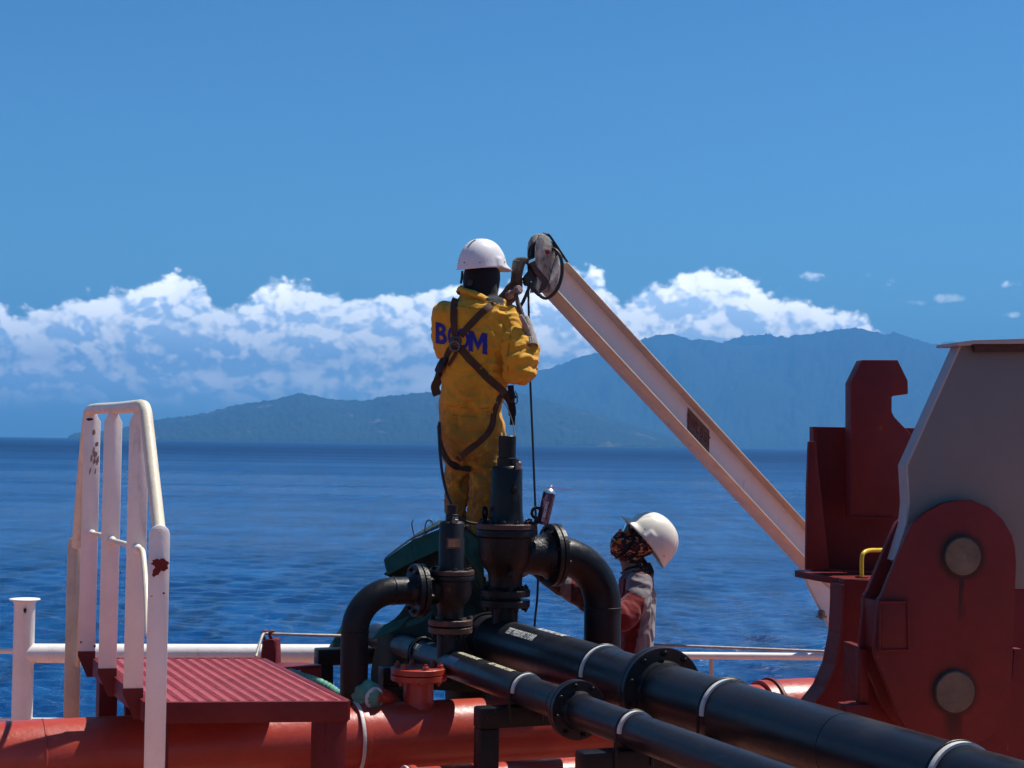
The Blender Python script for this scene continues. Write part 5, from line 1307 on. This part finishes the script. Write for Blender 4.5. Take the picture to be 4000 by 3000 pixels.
for sx, sy in ((1788, 2185), (1886, 2190)):
    fuse_me = fuse(loft([[(sx, sy-40, 9.22, 44, 44), (sx, sy-5, 9.22, 42, 46)], [(sx, sy, 9.18, 38, 30), (sx+8, sy+2, 9.36, 36, 28)]], PW, 14), .008, 3); fuse_me.materials.append(m_boot); link('boot', fuse_me, w1)

# --------------------------------------------------------------- man looking up on the deck behind
Y2 = 9.75; P2_ = FPX/Y2
w2 = empty('person', Vector((at(2478, 2500, Y2).x, Y2, 0)), 'person in red and grey coverall and cream hard hat looking up beside the vent pipe', 'person')
B2 = [[(2478,2225,9.75,42,60),(2484,2262,9.75,66,112),(2488,2340,9.75,72,128),(2484,2440,9.75,70,120),(2480,2560,9.75,68,112),(2484,2680,9.75,74,120),(2482,2760,9.75,66,110)],
      [(2498,2272,9.60,46,46),(2484,2350,9.53,48,44),(2432,2420,9.45,48,44)],
      [(2432,2420,9.45,46,44),(2330,2352,9.38,52,42),(2240,2300,9.32,50,40),(2150,2250,9.28,40,36),(2105,2222,9.27,32,32)],
      [(2500,2270,9.90,44,44),(2470,2350,9.98,42,42),(2380,2380,10.0,38,38),(2290,2330,9.95,34,34)],
      [(2484,2740,9.66,64,56),(2480,2900,9.65,54,50),(2490,3060,9.66,44,44),(2492,3150,9.66,36,38)],
      [(2484,2740,9.84,64,56),(2488,2900,9.86,54,50),(2500,3060,9.88,44,44),(2502,3150,9.88,36,38)]]
H2 = [[(2478,2232,9.75,40,40),(2466,2196,9.75,42,42),(2460,2160,9.75,54,50)],
      [(2430,2142,9.75,46,42),(2455,2130,9.75,58,56),(2490,2122,9.75,64,60),(2515,2118,9.75,56,56)],
      [(2398,2140,9.75,17,24),(2410,2128,9.75,33,33),(2432,2112,9.75,40,42)],
      [(2392,2158,9.75,10,14),(2410,2160,9.75,22,24)],
      [(2423,2078,9.75,5,8),(2430,2090,9.75,16,18)]]
wr2 = wrinkle(.009, 9, [(at(2500,2330,9.6), .14, 1.0), (at(2300,2330,9.3), .2, .8), (at(2500,2480,9.7), .15, .6)])
me2 = fuse(loft(B2+H2, P2_, 20), .0085, 4, lambda p: .0004 if pix(p)[1] < 2215 and pix(p)[0] > 2360 else wr2(p))
for q in (m_red, m_gry, m_camo, m_mar, m_skin): me2.materials.append(q)
for p in me2.polygons:
    X, Y = pix(p.center); k = 0
    if Y > 2700: k = 0
    elif X < 2385 and Y > 2190:
        k = 0
        if 2190 < X < 2232: k = 1
        elif Y > 2278+(X-2200)*.25 or X < 2160: k = 3
    elif Y < 2188+(X-2420)*.28 and X > 2360: k = 2
    elif Y < 2232+(X-2440)*.15: k = 4 if X < 2470 else 2
    elif Y < 2300+(X-2440)*.45 and X > 2445: k = 1
    elif X > 2522-(Y-2330)*.20: k = 1
    p.material_index = k
link('body', me2, w2); bvh2 = BVHTree.FromPolygons([v.co.copy() for v in me2.vertices], [tuple(p.vertices) for p in me2.polygons])
hfw = Vector((-.64, -.12, .74)).normalized(); hup = Vector((.74, .03, .66))
helmet(w2, at(2524, 2122, 9.75), hfw, hup, m_h2, 1.16)
r2b = lambda pts, w, m, **k: ribbon(w2, bvh2, pts, w, m, Y=9.6, ppm=P2_, **k)
r2b([(2482,2100),(2466,2128),(2448,2152),(2420,2172),(2404,2180)], 11, m_webb, name='chin_strap', off=.004)
r2b([(2425,2240),(2455,2222),(2490,2215),(2525,2222)], 9, m_webb, name='collar_trim', off=.006)
r2b([(2438,2246),(2462,2232),(2492,2226)], 8, m_gry, name='collar_edge', off=.008)
r2b([(2530,2200),(2542,2225),(2548,2248)], 20, m_webb, name='scarf_tail', off=.01, fixed=False)
r2b([(2500,2180),(2520,2205),(2530,2218)], 24, m_webb, name='scarf_tail', off=.008)
hq, hn_ = on_body(bvh2, 2448, 2075, 9.6, .006)
MB().prism([at(2432,2083,9.67), at(2450,2046,9.67), at(2462,2050,9.67), at(2470,2085,9.67), at(2455,2094,9.67), at(2438,2092,9.67)], Vector((0, .16, 0))).build('sunglasses', m_glass, w2, bevel=.006)
MB().tube([at(2424,2066,9.70), at(2420,2076,9.70), at(2428,2080,9.72)], .007, 8).build('nose_piece', mat('orange_plastic', (.5, .09, .05), .35, bump=0), w2)
hand(w2, at(2095, 2216, 9.26), (-1, -.05, .35), (0, .2, -1), m_glv, curls=(.8, .8, .5), side=1, s=1.0)
for yy in (9.66, 9.88):
    mb_ = fuse(loft([[(2498,3150,yy,34,36),(2500,3190,yy,34,36)],[(2490,3190,yy,26,32),(2400,3196,yy,24,32)]], P2_, 14), .009, 3); mb_.materials.append(m_boot); link('boot', mb_, w2)
